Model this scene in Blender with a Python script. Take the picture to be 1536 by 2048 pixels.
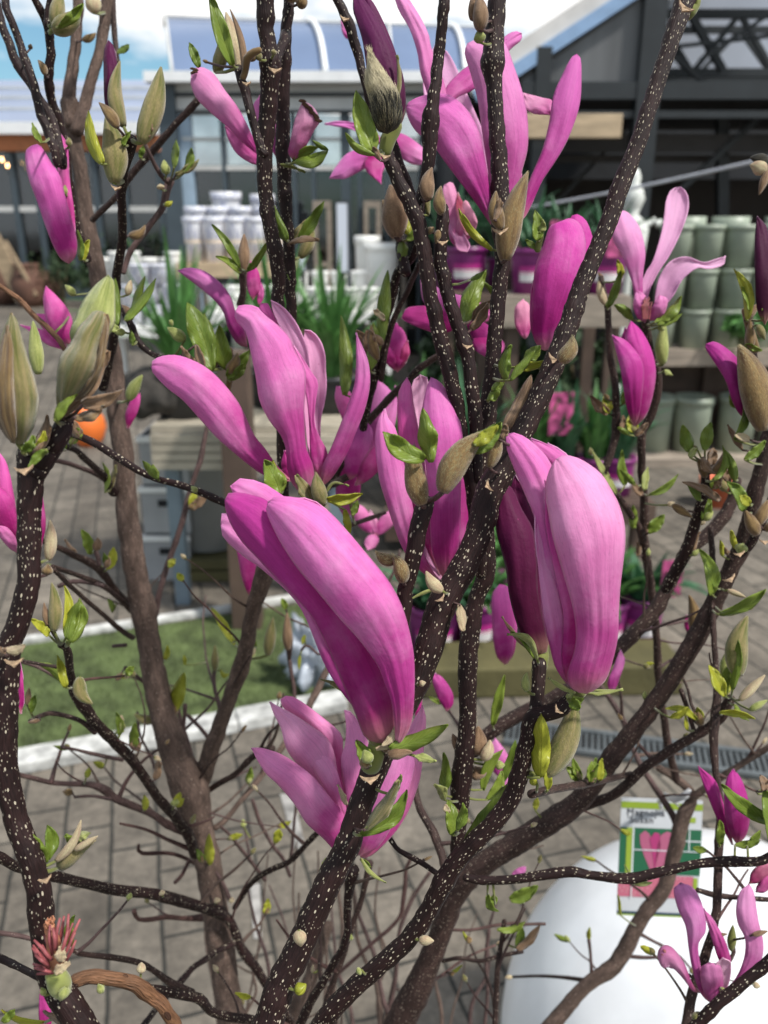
import bpy, bmesh, math, random
from mathutils import Vector, Matrix, noise
random.seed(7)
R=math.radians; PI=math.pi
sc=bpy.context.scene
for o in list(bpy.data.objects): bpy.data.objects.remove(o)
C=sc.collection
# ---------------- camera
F=1700.0; PITCH=R(19); CAMZ=1.5
cd=bpy.data.cameras.new('camera'); cam=bpy.data.objects.new('camera',cd); C.objects.link(cam)
cam.location=(0,0,CAMZ); cam.rotation_euler=(PI/2-PITCH,0,0)
cd.sensor_fit='VERTICAL'; cd.sensor_height=36; cd.lens=F/2048*36
cd.clip_start=.02; cd.clip_end=600
cd.dof.use_dof=True; cd.dof.focus_distance=.385; cd.dof.aperture_fstop=11.5
sc.camera=cam
# ---------------- world
SUN_EL=R(55); SUN_AZ=R(122)   # clockwise from +Y
W=bpy.data.worlds.new('World'); sc.world=W; W.use_nodes=True
nt=W.node_tree; nt.nodes.clear()
def N(nt,t,**k):
    n=nt.nodes.new(t)
    for a,b in k.items():
        if a.startswith('i_'): n.inputs[int(a[2:])].default_value=b
        else: setattr(n,a,b)
    return n
sky=N(nt,'ShaderNodeTexSky',sky_type='NISHITA',sun_disc=False,sun_elevation=SUN_EL,sun_rotation=SUN_AZ)
sky.air_density=1.0; sky.dust_density=.4
tc=N(nt,'ShaderNodeTexCoord')
mp=N(nt,'ShaderNodeMapping'); mp.inputs['Scale'].default_value=(1.3,1.3,3.4); mp.inputs['Location'].default_value=(4.85,.2,.1)
ns=N(nt,'ShaderNodeTexNoise'); ns.inputs['Scale'].default_value=1.9; ns.inputs['Detail'].default_value=6; ns.inputs['Roughness'].default_value=.52
cr=N(nt,'ShaderNodeValToRGB'); cr.color_ramp.elements[0].position=.44; cr.color_ramp.elements[1].position=.53
mx=N(nt,'ShaderNodeMix',data_type='RGBA'); mx.inputs['B'].default_value=(13.5,13.3,13.1,1)
bg=N(nt,'ShaderNodeBackground'); bg.inputs['Strength'].default_value=.085
ow=N(nt,'ShaderNodeOutputWorld'); L=nt.links.new
bc=N(nt,'ShaderNodeMix',data_type='RGBA',blend_type='MULTIPLY'); bc.inputs['Factor'].default_value=1; bc.inputs['B'].default_value=(1.0,1.32,1.35,1)
L(tc.outputs['Generated'],mp.inputs[0]); L(mp.outputs[0],ns.inputs[0]); L(ns.outputs[0],cr.inputs[0])
L(cr.outputs[0],mx.inputs['Factor']); L(sky.outputs[0],bc.inputs['A']); L(bc.outputs['Result'],mx.inputs['A']); L(mx.outputs['Result'],bg.inputs[0]); L(bg.outputs[0],ow.inputs[0])
# ---------------- sun
sd=bpy.data.lights.new('sun','SUN'); sd.energy=4.6; sd.angle=R(5); sd.color=(1,.96,.9)
sun=bpy.data.objects.new('sun',sd); C.objects.link(sun)
sv=Vector((math.sin(SUN_AZ)*math.cos(SUN_EL),math.cos(SUN_AZ)*math.cos(SUN_EL),math.sin(SUN_EL)))
sun.rotation_euler=sv.to_track_quat('Z','Y').to_euler()
sc.view_settings.view_transform='Standard'; sc.view_settings.look='None'
sc.view_settings.exposure=.10; sc.view_settings.gamma=1
# ---------------- pixel helpers: photograph pixel -> ray
cP,sP=math.cos(PITCH),math.sin(PITCH)
def ray(x,y):
    r=(x-768)/F; u=(1024-y)/F
    return Vector((r,cP+u*sP,-sP+u*cP))
CP=Vector((0,0,CAMZ))
def P(x,y,d): return CP+ray(x,y)*d          # d = depth along the optical axis
def gp(x,y,z=0.):
    v=ray(x,y); return CP+v*((z-CAMZ)/v.z)
def U(x,y,Y):
    v=ray(x,y); return CP+v*(Y/v.y)
# ---------------- materials
def newmat(name):
    m=bpy.data.materials.new(name); m.use_nodes=True
    t=m.node_tree; b=t.nodes['Principled BSDF']; return m,t,b
def mat(name,col,rough=.6,metal=0,var=.12,scale=8,bump=.0,bscale=40,spec=.5,trans=0,grime=0,coords='Object',sx=(1,1,1)):
    m,t,b=newmat(name); L=t.links.new
    b.inputs['Roughness'].default_value=rough; b.inputs['Metallic'].default_value=metal
    b.inputs['Specular IOR Level'].default_value=spec
    tc=N(t,'ShaderNodeTexCoord'); mp=N(t,'ShaderNodeMapping'); mp.inputs['Scale'].default_value=sx
    L(tc.outputs[coords],mp.inputs[0])
    ns=N(t,'ShaderNodeTexNoise'); ns.inputs['Scale'].default_value=scale; ns.inputs['Detail'].default_value=5
    L(mp.outputs[0],ns.inputs[0])
    mr=N(t,'ShaderNodeMapRange'); mr.inputs[1].default_value=.3; mr.inputs[2].default_value=.7
    mr.inputs[3].default_value=1-var; mr.inputs[4].default_value=1+var
    L(ns.outputs[0],mr.inputs[0])
    ml=N(t,'ShaderNodeMix',data_type='RGBA',blend_type='MULTIPLY'); ml.inputs['Factor'].default_value=1
    ml.inputs['A'].default_value=(*col,1); L(mr.outputs[0],ml.inputs['B']); L(ml.outputs['Result'],b.inputs['Base Color'])
    if bump:
        n2=N(t,'ShaderNodeTexNoise'); n2.inputs['Scale'].default_value=bscale; n2.inputs['Detail'].default_value=6
        L(mp.outputs[0],n2.inputs[0])
        bp=N(t,'ShaderNodeBump'); bp.inputs['Strength'].default_value=bump; bp.inputs['Distance'].default_value=.3/bscale
        L(n2.outputs[0],bp.inputs['Height']); L(bp.outputs[0],b.inputs['Normal'])
    if trans:
        tr=N(t,'ShaderNodeBsdfTranslucent'); L(ml.outputs['Result'],tr.inputs[0]); ms=N(t,'ShaderNodeMixShader'); ms.inputs[0].default_value=trans
        L(b.outputs[0],ms.inputs[1]); L(tr.outputs[0],ms.inputs[2]); L(ms.outputs[0],t.nodes['Material Output'].inputs[0])
    return m
M={}
def uvscaled(t,k=1.0):
    uv=N(t,'ShaderNodeUVMap'); return uv.outputs[0]
def bark(name,col,spot,dens,size,rough=.55,spotmix=1.,bumps=1.):
    """stem bark with pale lenticels; UV is in metres (round, along)"""
    m,t,b=newmat(name); L=t.links.new; uv=uvscaled(t)
    mp=N(t,'ShaderNodeMapping'); mp.inputs['Scale'].default_value=(dens,dens*.66,1); L(uv,mp.inputs[0])
    nz=N(t,'ShaderNodeTexNoise'); nz.inputs['Scale'].default_value=3; L(mp.outputs[0],nz.inputs[0])
    vo=N(t,'ShaderNodeTexVoronoi'); vo.voronoi_dimensions='2D'; vo.inputs['Scale'].default_value=1; vo.inputs['Randomness'].default_value=.95
    L(mp.outputs[0],vo.inputs['Vector'])
    # radius differs per spot
    sep=N(t,'ShaderNodeSeparateColor'); L(vo.outputs['Color'],sep.inputs[0])
    mr=N(t,'ShaderNodeMapRange'); mr.inputs[3].default_value=size*.3; mr.inputs[4].default_value=size*1.05; L(sep.outputs[0],mr.inputs[0])
    sb=N(t,'ShaderNodeMath',operation='SUBTRACT'); L(mr.outputs[0],sb.inputs[0]); L(vo.outputs['Distance'],sb.inputs[1])
    ms=N(t,'ShaderNodeMath',operation='MULTIPLY',use_clamp=True); ms.inputs[1].default_value=28; L(sb.outputs[0],ms.inputs[0])
    gt=N(t,'ShaderNodeMath',operation='GREATER_THAN'); gt.inputs[1].default_value=.64; L(sep.outputs[1],gt.inputs[0])
    m2=N(t,'ShaderNodeMath',operation='MULTIPLY'); L(ms.outputs[0],m2.inputs[0]); L(gt.outputs[0],m2.inputs[1])
    mpq=N(t,'ShaderNodeMapping'); mpq.inputs['Scale'].default_value=(dens*2.1,dens*1.5,1); mpq.inputs['Rotation'].default_value=(0,0,.5); L(uv,mpq.inputs[0])
    vq=N(t,'ShaderNodeTexVoronoi'); vq.voronoi_dimensions='2D'; vq.inputs['Scale'].default_value=1; L(mpq.outputs[0],vq.inputs['Vector'])
    sq=N(t,'ShaderNodeSeparateColor'); L(vq.outputs['Color'],sq.inputs[0]); gq=N(t,'ShaderNodeMath',operation='GREATER_THAN'); gq.inputs[1].default_value=.90; L(sq.outputs[1],gq.inputs[0])
    lq=N(t,'ShaderNodeMath',operation='SUBTRACT',use_clamp=True); lq.inputs[0].default_value=.30; L(vq.outputs['Distance'],lq.inputs[1]); lq2=N(t,'ShaderNodeMath',operation='MULTIPLY',use_clamp=True); lq2.inputs[1].default_value=12; L(lq.outputs[0],lq2.inputs[0])
    lq3=N(t,'ShaderNodeMath',operation='MULTIPLY'); L(lq2.outputs[0],lq3.inputs[0]); L(gq.outputs[0],lq3.inputs[1]); lq4=N(t,'ShaderNodeMath',operation='MULTIPLY'); lq4.inputs[1].default_value=.5; L(lq3.outputs[0],lq4.inputs[0])
    mxq=N(t,'ShaderNodeMath',operation='MAXIMUM'); L(m2.outputs[0],mxq.inputs[0]); L(lq4.outputs[0],mxq.inputs[1]); m2=mxq
    m3=N(t,'ShaderNodeMath',operation='MULTIPLY'); m3.inputs[1].default_value=spotmix; L(m2.outputs[0],m3.inputs[0])
    mpf=N(t,'ShaderNodeMapping'); mpf.inputs['Scale'].default_value=(1100,170,1); L(uv,mpf.inputs[0])
    fib=N(t,'ShaderNodeTexNoise'); fib.inputs['Scale'].default_value=1; fib.inputs['Detail'].default_value=5; L(mpf.outputs[0],fib.inputs[0])
    mpl=N(t,'ShaderNodeMapping'); mpl.inputs['Scale'].default_value=(110,60,1); L(uv,mpl.inputs[0])
    lg=N(t,'ShaderNodeTexNoise'); lg.inputs['Scale'].default_value=1; lg.inputs['Detail'].default_value=4; L(mpl.outputs[0],lg.inputs[0])
    rp=N(t,'ShaderNodeValToRGB'); e=rp.color_ramp.elements; e[0].position=.3; e[1].position=.72
    e[0].color=(*[c*.35 for c in col],1); e[1].color=(*[min(1,c*2.1) for c in col],1); q=e.new(.5); q.color=(*[c*.95 for c in col],1)
    ad=N(t,'ShaderNodeMath',operation='MULTIPLY_ADD'); ad.inputs[1].default_value=.45; L(fib.outputs[0],ad.inputs[0])
    ml=N(t,'ShaderNodeMath',operation='MULTIPLY'); ml.inputs[1].default_value=.55; L(lg.outputs[0],ml.inputs[0]); L(ml.outputs[0],ad.inputs[2]); L(ad.outputs[0],rp.inputs[0])
    mx=N(t,'ShaderNodeMix',data_type='RGBA'); mx.inputs['B'].default_value=(*spot,1); L(rp.outputs[0],mx.inputs['A']); L(m3.outputs[0],mx.inputs['Factor'])
    L(mx.outputs['Result'],b.inputs['Base Color']); b.inputs['Roughness'].default_value=rough; b.inputs['Specular IOR Level'].default_value=.22
    bp=N(t,'ShaderNodeBump'); bp.inputs['Strength'].default_value=.5*bumps; bp.inputs['Distance'].default_value=.0014
    hh=N(t,'ShaderNodeMath',operation='ADD'); L(fib.outputs[0],hh.inputs[0]); L(m2.outputs[0],hh.inputs[1]); L(hh.outputs[0],bp.inputs['Height']); L(bp.outputs[0],b.inputs['Normal'])
    return m
M['bark']=bark('young_bark',(.019,.0085,.008),(.50,.44,.33),430,.235,.55)
M['bark2']=bark('middle_bark',(.045,.026,.022),(.36,.29,.23),430,.25,.6,.7,1.3)
M['bark3']=bark('old_bark',(.115,.078,.062),(.36,.28,.23),330,.24,.8,.55,2.2)
M['twig']=bark('twig_bark',(.085,.052,.048),(.4,.33,.28),500,.2,.65,.5)
M['red']=bark('reddish_twig_bark',(.085,.045,.040),(.4,.3,.25),500,.2,.6,.3)
M['dead']=bark('peeling_bark',(.17,.085,.045),(.04,.02,.015),150,.42,.5,.85,2.)
def petal_mat(name,inner):
    m,t,b=newmat(name); L=t.links.new
    oi=N(t,'ShaderNodeObjectInfo'); uv=N(t,'ShaderNodeUVMap'); sx=N(t,'ShaderNodeSeparateXYZ'); L(uv.outputs[0],sx.inputs[0])
    # veins run along the petal and fan out
    mp=N(t,'ShaderNodeMapping'); mp.inputs['Scale'].default_value=(17,1.7,1); L(uv.outputs[0],mp.inputs[0])
    vn=N(t,'ShaderNodeTexNoise'); vn.inputs['Scale'].default_value=1; vn.inputs['Detail'].default_value=4; L(mp.outputs[0],vn.inputs[0])
    tco=N(t,'ShaderNodeTexCoord')
    bl=N(t,'ShaderNodeTexNoise'); bl.inputs['Scale'].default_value=70; bl.inputs['Detail'].default_value=5; L(tco.outputs['Object'],bl.inputs[0])
    fine=N(t,'ShaderNodeTexNoise'); fine.inputs['Scale'].default_value=650; fine.inputs['Detail'].default_value=3; L(tco.outputs['Object'],fine.inputs[0])
    # along gradient: magenta base -> pale tip (the petal's own colouring)
    a=N(t,'ShaderNodeMath',operation='MULTIPLY_ADD'); a.inputs[1].default_value=.55; L(bl.outputs[0],a.inputs[0]); L(sx.outputs[1],a.inputs[2])
    a2=N(t,'ShaderNodeMath',operation='MULTIPLY_ADD'); a2.inputs[1].default_value=.10; L(vn.outputs[0],a2.inputs[0]); L(a.outputs[0],a2.inputs[2])
    r=N(t,'ShaderNodeMapRange',interpolation_type='SMOOTHSTEP'); r.inputs[1].default_value=.36; r.inputs[2].default_value=1.22; L(a2.outputs[0],r.inputs[0])
    dk=N(t,'ShaderNodeMix',data_type='RGBA',blend_type='MULTIPLY'); dk.inputs['Factor'].default_value=1
    dk.inputs['B'].default_value=(.84,.50,.78,1) if inner else (.60,.14,.46,1); L(oi.outputs['Color'],dk.inputs['A'])
    mx=N(t,'ShaderNodeMix',data_type='RGBA'); L(r.outputs[0],mx.inputs['Factor']); L(dk.outputs['Result'],mx.inputs['A']); L(oi.outputs['Color'],mx.inputs['B'])
    out=mx.outputs['Result']
    # greenish cream at the very base
    rb=N(t,'ShaderNodeMapRange',interpolation_type='SMOOTHSTEP'); rb.inputs[1].default_value=.0; rb.inputs[2].default_value=.17; rb.inputs[3].default_value=.5; rb.inputs[4].default_value=0; L(sx.outputs[1],rb.inputs[0])
    mb=N(t,'ShaderNodeMix',data_type='RGBA'); mb.inputs['B'].default_value=(.66,.36,.27,1); L(rb.outputs[0],mb.inputs['Factor']); L(out,mb.inputs['A']); out=mb.outputs['Result']
    if inner:
        wi=N(t,'ShaderNodeMix',data_type='RGBA'); wi.inputs['Factor'].default_value=.38; wi.inputs['B'].default_value=(.86,.58,.78,1); L(out,wi.inputs['A']); out=wi.outputs['Result']
    # darker veins
    vm=N(t,'ShaderNodeMapRange'); vm.inputs[1].default_value=.35; vm.inputs[2].default_value=.65; vm.inputs[3].default_value=.95; vm.inputs[4].default_value=1.03; L(vn.outputs[0],vm.inputs[0])
    mv=N(t,'ShaderNodeMix',data_type='RGBA',blend_type='MULTIPLY'); mv.inputs['Factor'].default_value=1; L(out,mv.inputs['A']); L(vm.outputs[0],mv.inputs['B']); out=mv.outputs['Result']
    mpv=N(t,'ShaderNodeMapping'); mpv.inputs['Scale'].default_value=(34,4.5,1); L(uv.outputs[0],mpv.inputs[0])
    v2=N(t,'ShaderNodeTexNoise'); v2.inputs['Scale'].default_value=1; v2.inputs['Detail'].default_value=2; L(mpv.outputs[0],v2.inputs[0])
    s_=N(t,'ShaderNodeMath',operation='SUBTRACT'); s_.inputs[1].default_value=.5; L(v2.outputs[0],s_.inputs[0]); ab=N(t,'ShaderNodeMath',operation='ABSOLUTE'); L(s_.outputs[0],ab.inputs[0])
    vl=N(t,'ShaderNodeMapRange',interpolation_type='SMOOTHSTEP'); vl.inputs[1].default_value=.0; vl.inputs[2].default_value=.028; vl.inputs[3].default_value=.80; vl.inputs[4].default_value=1; L(ab.outputs[0],vl.inputs[0])
    mk=N(t,'ShaderNodeMix',data_type='RGBA',blend_type='MULTIPLY'); mk.inputs['Factor'].default_value=1; L(out,mk.inputs['A']); L(vl.outputs[0],mk.inputs['B']); out=mk.outputs['Result']
    big=N(t,'ShaderNodeTexNoise'); big.inputs['Scale'].default_value=38; big.inputs['Detail'].default_value=6; big.inputs['Roughness'].default_value=.6; L(tco.outputs['Object'],big.inputs[0])
    br=N(t,'ShaderNodeMapRange'); br.inputs[1].default_value=.46; br.inputs[2].default_value=.75; br.inputs[3].default_value=0; br.inputs[4].default_value=.5; L(big.outputs[0],br.inputs[0])
    bm=N(t,'ShaderNodeMix',data_type='RGBA'); bm.inputs['B'].default_value=(.84,.46,.70,1); L(br.outputs[0],bm.inputs['Factor']); L(out,bm.inputs['A'])
    # keep dark buds dark: weight the pale mottling by the petal's own redness
    sr=N(t,'ShaderNodeSeparateColor'); L(oi.outputs['Color'],sr.inputs[0]); gk=N(t,'ShaderNodeMapRange'); gk.inputs[1].default_value=.3; gk.inputs[2].default_value=.75; L(sr.outputs[0],gk.inputs[0])
    bm2=N(t,'ShaderNodeMix',data_type='RGBA'); L(gk.outputs[0],bm2.inputs['Factor']); L(out,bm2.inputs['A']); L(bm.outputs['Result'],bm2.inputs['B']); out=bm2.outputs['Result']
    # a few wine-coloured flecks
    vo=N(t,'ShaderNodeTexVoronoi'); vo.inputs['Scale'].default_value=210; L(tco.outputs['Object'],vo.inputs['Vector'])
    fl=N(t,'ShaderNodeMath',operation='LESS_THAN'); fl.inputs[1].default_value=.1; L(vo.outputs['Distance'],fl.inputs[0])
    gb=N(t,'ShaderNodeMath',operation='GREATER_THAN'); gb.inputs[1].default_value=.58; L(bl.outputs[0],gb.inputs[0])
    fm=N(t,'ShaderNodeMath',operation='MULTIPLY'); L(fl.outputs[0],fm.inputs[0]); L(gb.outputs[0],fm.inputs[1])
    fm2=N(t,'ShaderNodeMath',operation='MULTIPLY'); fm2.inputs[1].default_value=.35; L(fm.outputs[0],fm2.inputs[0])
    mf=N(t,'ShaderNodeMix',data_type='RGBA'); mf.inputs['B'].default_value=(.35,.03,.16,1); L(fm2.outputs[0],mf.inputs['Factor']); L(out,mf.inputs['A']); out=mf.outputs['Result']
    L(out,b.inputs['Base Color']); b.inputs['Roughness'].default_value=.6; b.inputs['Specular IOR Level'].default_value=.2
    b.inputs['Sheen Weight'].default_value=.15; b.inputs['Sheen Roughness'].default_value=.4
    hs=N(t,'ShaderNodeMath',operation='MULTIPLY_ADD'); hs.inputs[1].default_value=.55; L(fine.outputs[0],hs.inputs[0]); hv=N(t,'ShaderNodeMath',operation='MULTIPLY_ADD'); hv.inputs[1].default_value=.10; L(vn.outputs[0],hv.inputs[0]); L(bl.outputs[0],hv.inputs[2]); L(hv.outputs[0],hs.inputs[2])
    bp=N(t,'ShaderNodeBump'); bp.inputs['Strength'].default_value=.4; bp.inputs['Distance'].default_value=.0009; L(hs.outputs[0],bp.inputs['Height']); L(bp.outputs[0],b.inputs['Normal'])
    tr=N(t,'ShaderNodeBsdfTranslucent'); L(out,tr.inputs[0]); ms=N(t,'ShaderNodeMixShader'); ms.inputs[0].default_value=.28
    L(b.outputs[0],ms.inputs[1]); L(tr.outputs[0],ms.inputs[2]); L(ms.outputs[0],t.nodes['Material Output'].inputs[0])
    return m
M['petal_out']=petal_mat('petal_outside',False); M['petal_in']=petal_mat('petal_inside',True)
def leaf_mat(name,ca,cb,trans=.3,rough=.4,fuzz=0,veins=True):
    m,t,b=newmat(name); L=t.links.new
    uv=N(t,'ShaderNodeUVMap'); sx=N(t,'ShaderNodeSeparateXYZ'); L(uv.outputs[0],sx.inputs[0])
    oi=N(t,'ShaderNodeObjectInfo'); tco=N(t,'ShaderNodeTexCoord')
    ns=N(t,'ShaderNodeTexNoise'); ns.inputs['Scale'].default_value=120; ns.inputs['Detail'].default_value=4; L(tco.outputs['Object'],ns.inputs[0])
    ad=N(t,'ShaderNodeMath',operation='MULTIPLY_ADD'); ad.inputs[1].default_value=.5; L(oi.outputs['Random'],ad.inputs[0])
    s2=N(t,'ShaderNodeMath',operation='SUBTRACT'); s2.inputs[1].default_value=.25; L(ns.outputs[0],s2.inputs[0]); L(s2.outputs[0],ad.inputs[2])
    mx=N(t,'ShaderNodeMix',data_type='RGBA'); mx.inputs['A'].default_value=(*ca,1); mx.inputs['B'].default_value=(*cb,1)
    if fuzz:
        mpb=N(t,'ShaderNodeMapping'); mpb.inputs['Scale'].default_value=(7,1.6,1); L(uv.outputs[0],mpb.inputs[0]); nb=N(t,'ShaderNodeTexNoise'); nb.inputs['Scale'].default_value=1; nb.inputs['Detail'].default_value=4; L(mpb.outputs[0],nb.inputs[0])
        rb=N(t,'ShaderNodeMapRange'); rb.inputs[1].default_value=.38; rb.inputs[2].default_value=.62; L(nb.outputs[0],rb.inputs[0]); L(rb.outputs[0],mx.inputs['Factor'])
    else: L(ad.outputs[0],mx.inputs['Factor'])
    out=mx.outputs['Result']
    # v = |u-.5|*a + along -> slanting side veins
    au=N(t,'ShaderNodeMath',operation='SUBTRACT'); au.inputs[1].default_value=.5; L(sx.outputs[0],au.inputs[0])
    ab=N(t,'ShaderNodeMath',operation='ABSOLUTE'); L(au.outputs[0],ab.inputs[0])
    k=N(t,'ShaderNodeMath',operation='MULTIPLY_ADD'); k.inputs[1].default_value=-.55; L(ab.outputs[0],k.inputs[0]); L(sx.outputs[1],k.inputs[2])
    sc_=N(t,'ShaderNodeMath',operation='MULTIPLY'); sc_.inputs[1].default_value=52; L(k.outputs[0],sc_.inputs[0])
    sn=N(t,'ShaderNodeMath',operation='SINE'); L(sc_.outputs[0],sn.inputs[0])
    sm=N(t,'ShaderNodeMapRange',interpolation_type='SMOOTHSTEP'); sm.inputs[1].default_value=.75; sm.inputs[2].default_value=1; L(sn.outputs[0],sm.inputs[0])
    mr=N(t,'ShaderNodeMapRange',interpolation_type='SMOOTHSTEP'); mr.inputs[1].default_value=.05; mr.inputs[2].default_value=.0; L(ab.outputs[0],mr.inputs[0])
    mxv=N(t,'ShaderNodeMath',operation='MAXIMUM'); L(sm.outputs[0],mxv.inputs[0]); L(mr.outputs[0],mxv.inputs[1])
    if veins:
        fv=N(t,'ShaderNodeMath',operation='MULTIPLY'); fv.inputs[1].default_value=.3; L(mxv.outputs[0],fv.inputs[0])
        mv=N(t,'ShaderNodeMix',data_type='RGBA'); mv.inputs['B'].default_value=(cb[0]*1.4,cb[1]*1.3,cb[2]*2,1); L(fv.outputs[0],mv.inputs['Factor']); L(out,mv.inputs['A']); out=mv.outputs['Result']
    L(out,b.inputs['Base Color']); b.inputs['Roughness'].default_value=rough
    b.inputs['Sheen Weight'].default_value=fuzz; b.inputs['Sheen Roughness'].default_value=.5; b.inputs['Specular IOR Level'].default_value=.4 if not fuzz else .15
    bp=N(t,'ShaderNodeBump'); bp.inputs['Strength'].default_value=.6; bp.inputs['Distance'].default_value=.0007; bp.invert=True
    if fuzz:
        mp=N(t,'ShaderNodeMapping'); mp.inputs['Scale'].default_value=(110,22,1); L(uv.outputs[0],mp.inputs[0]); fz=N(t,'ShaderNodeTexNoise'); fz.inputs['Scale'].default_value=1; fz.inputs['Detail'].default_value=5; L(mp.outputs[0],fz.inputs[0]); L(fz.outputs[0],bp.inputs['Height'])
        mr2=N(t,'ShaderNodeMapRange'); mr2.inputs[1].default_value=.3; mr2.inputs[2].default_value=.7; mr2.inputs[3].default_value=.70; mr2.inputs[4].default_value=1.25; L(fz.outputs[0],mr2.inputs[0])
        mm=N(t,'ShaderNodeMix',data_type='RGBA',blend_type='MULTIPLY'); mm.inputs['Factor'].default_value=1; L(out,mm.inputs['A']); L(mr2.outputs[0],mm.inputs['B']); L(mm.outputs['Result'],b.inputs['Base Color']); out=mm.outputs['Result']
    else: L(mxv.outputs[0],bp.inputs['Height'])
    L(bp.outputs[0],b.inputs['Normal'])
    if trans:
        tr=N(t,'ShaderNodeBsdfTranslucent'); L(out,tr.inputs[0]); ms=N(t,'ShaderNodeMixShader'); ms.inputs[0].default_value=trans
        L(b.outputs[0],ms.inputs[1]); L(tr.outputs[0],ms.inputs[2]); L(ms.outputs[0],t.nodes['Material Output'].inputs[0])
    return m
M['g']=leaf_mat('leaf_green',(.105,.175,.022),(.25,.32,.045))
M['y']=leaf_mat('leaf_yellow_green',(.26,.29,.025),(.50,.50,.05))
M['b']=leaf_mat('bud_scale_brown',(.15,.085,.045),(.30,.19,.11),.12,.7,.3,False)
M['p']=leaf_mat('bud_scale_pale',(.48,.33,.22),(.62,.55,.33),.2,.6,.2,False)
M['f']=leaf_mat('bud_fur_olive',(.105,.115,.022),(.26,.205,.09),0,.8,.35,False)
M['n']=leaf_mat('bud_fur_brown',(.10,.052,.022),(.25,.165,.065),0,.8,.35,False)
M['v']=leaf_mat('bud_light_green',(.22,.26,.06),(.40,.42,.14),.1,.6,.3,False)
M['d']=leaf_mat('bud_scale_grey_fur',(.018,.016,.013),(.055,.05,.036),0,.9,.2,False)
M['k']=leaf_mat('stalk_green',(.14,.16,.04),(.20,.21,.06),0,.6,.2,False)
M['scar']=mat('leaf_scar',(.42,.29,.18),.8,var=.4,scale=600,bump=.5,bscale=900)
M['stamen']=mat('stamen',(.25,.06,.065),.6,var=.4,scale=300)
M['stamen2']=mat('stamen_orange',(.40,.17,.09),.6,var=.3,scale=300)
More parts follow.
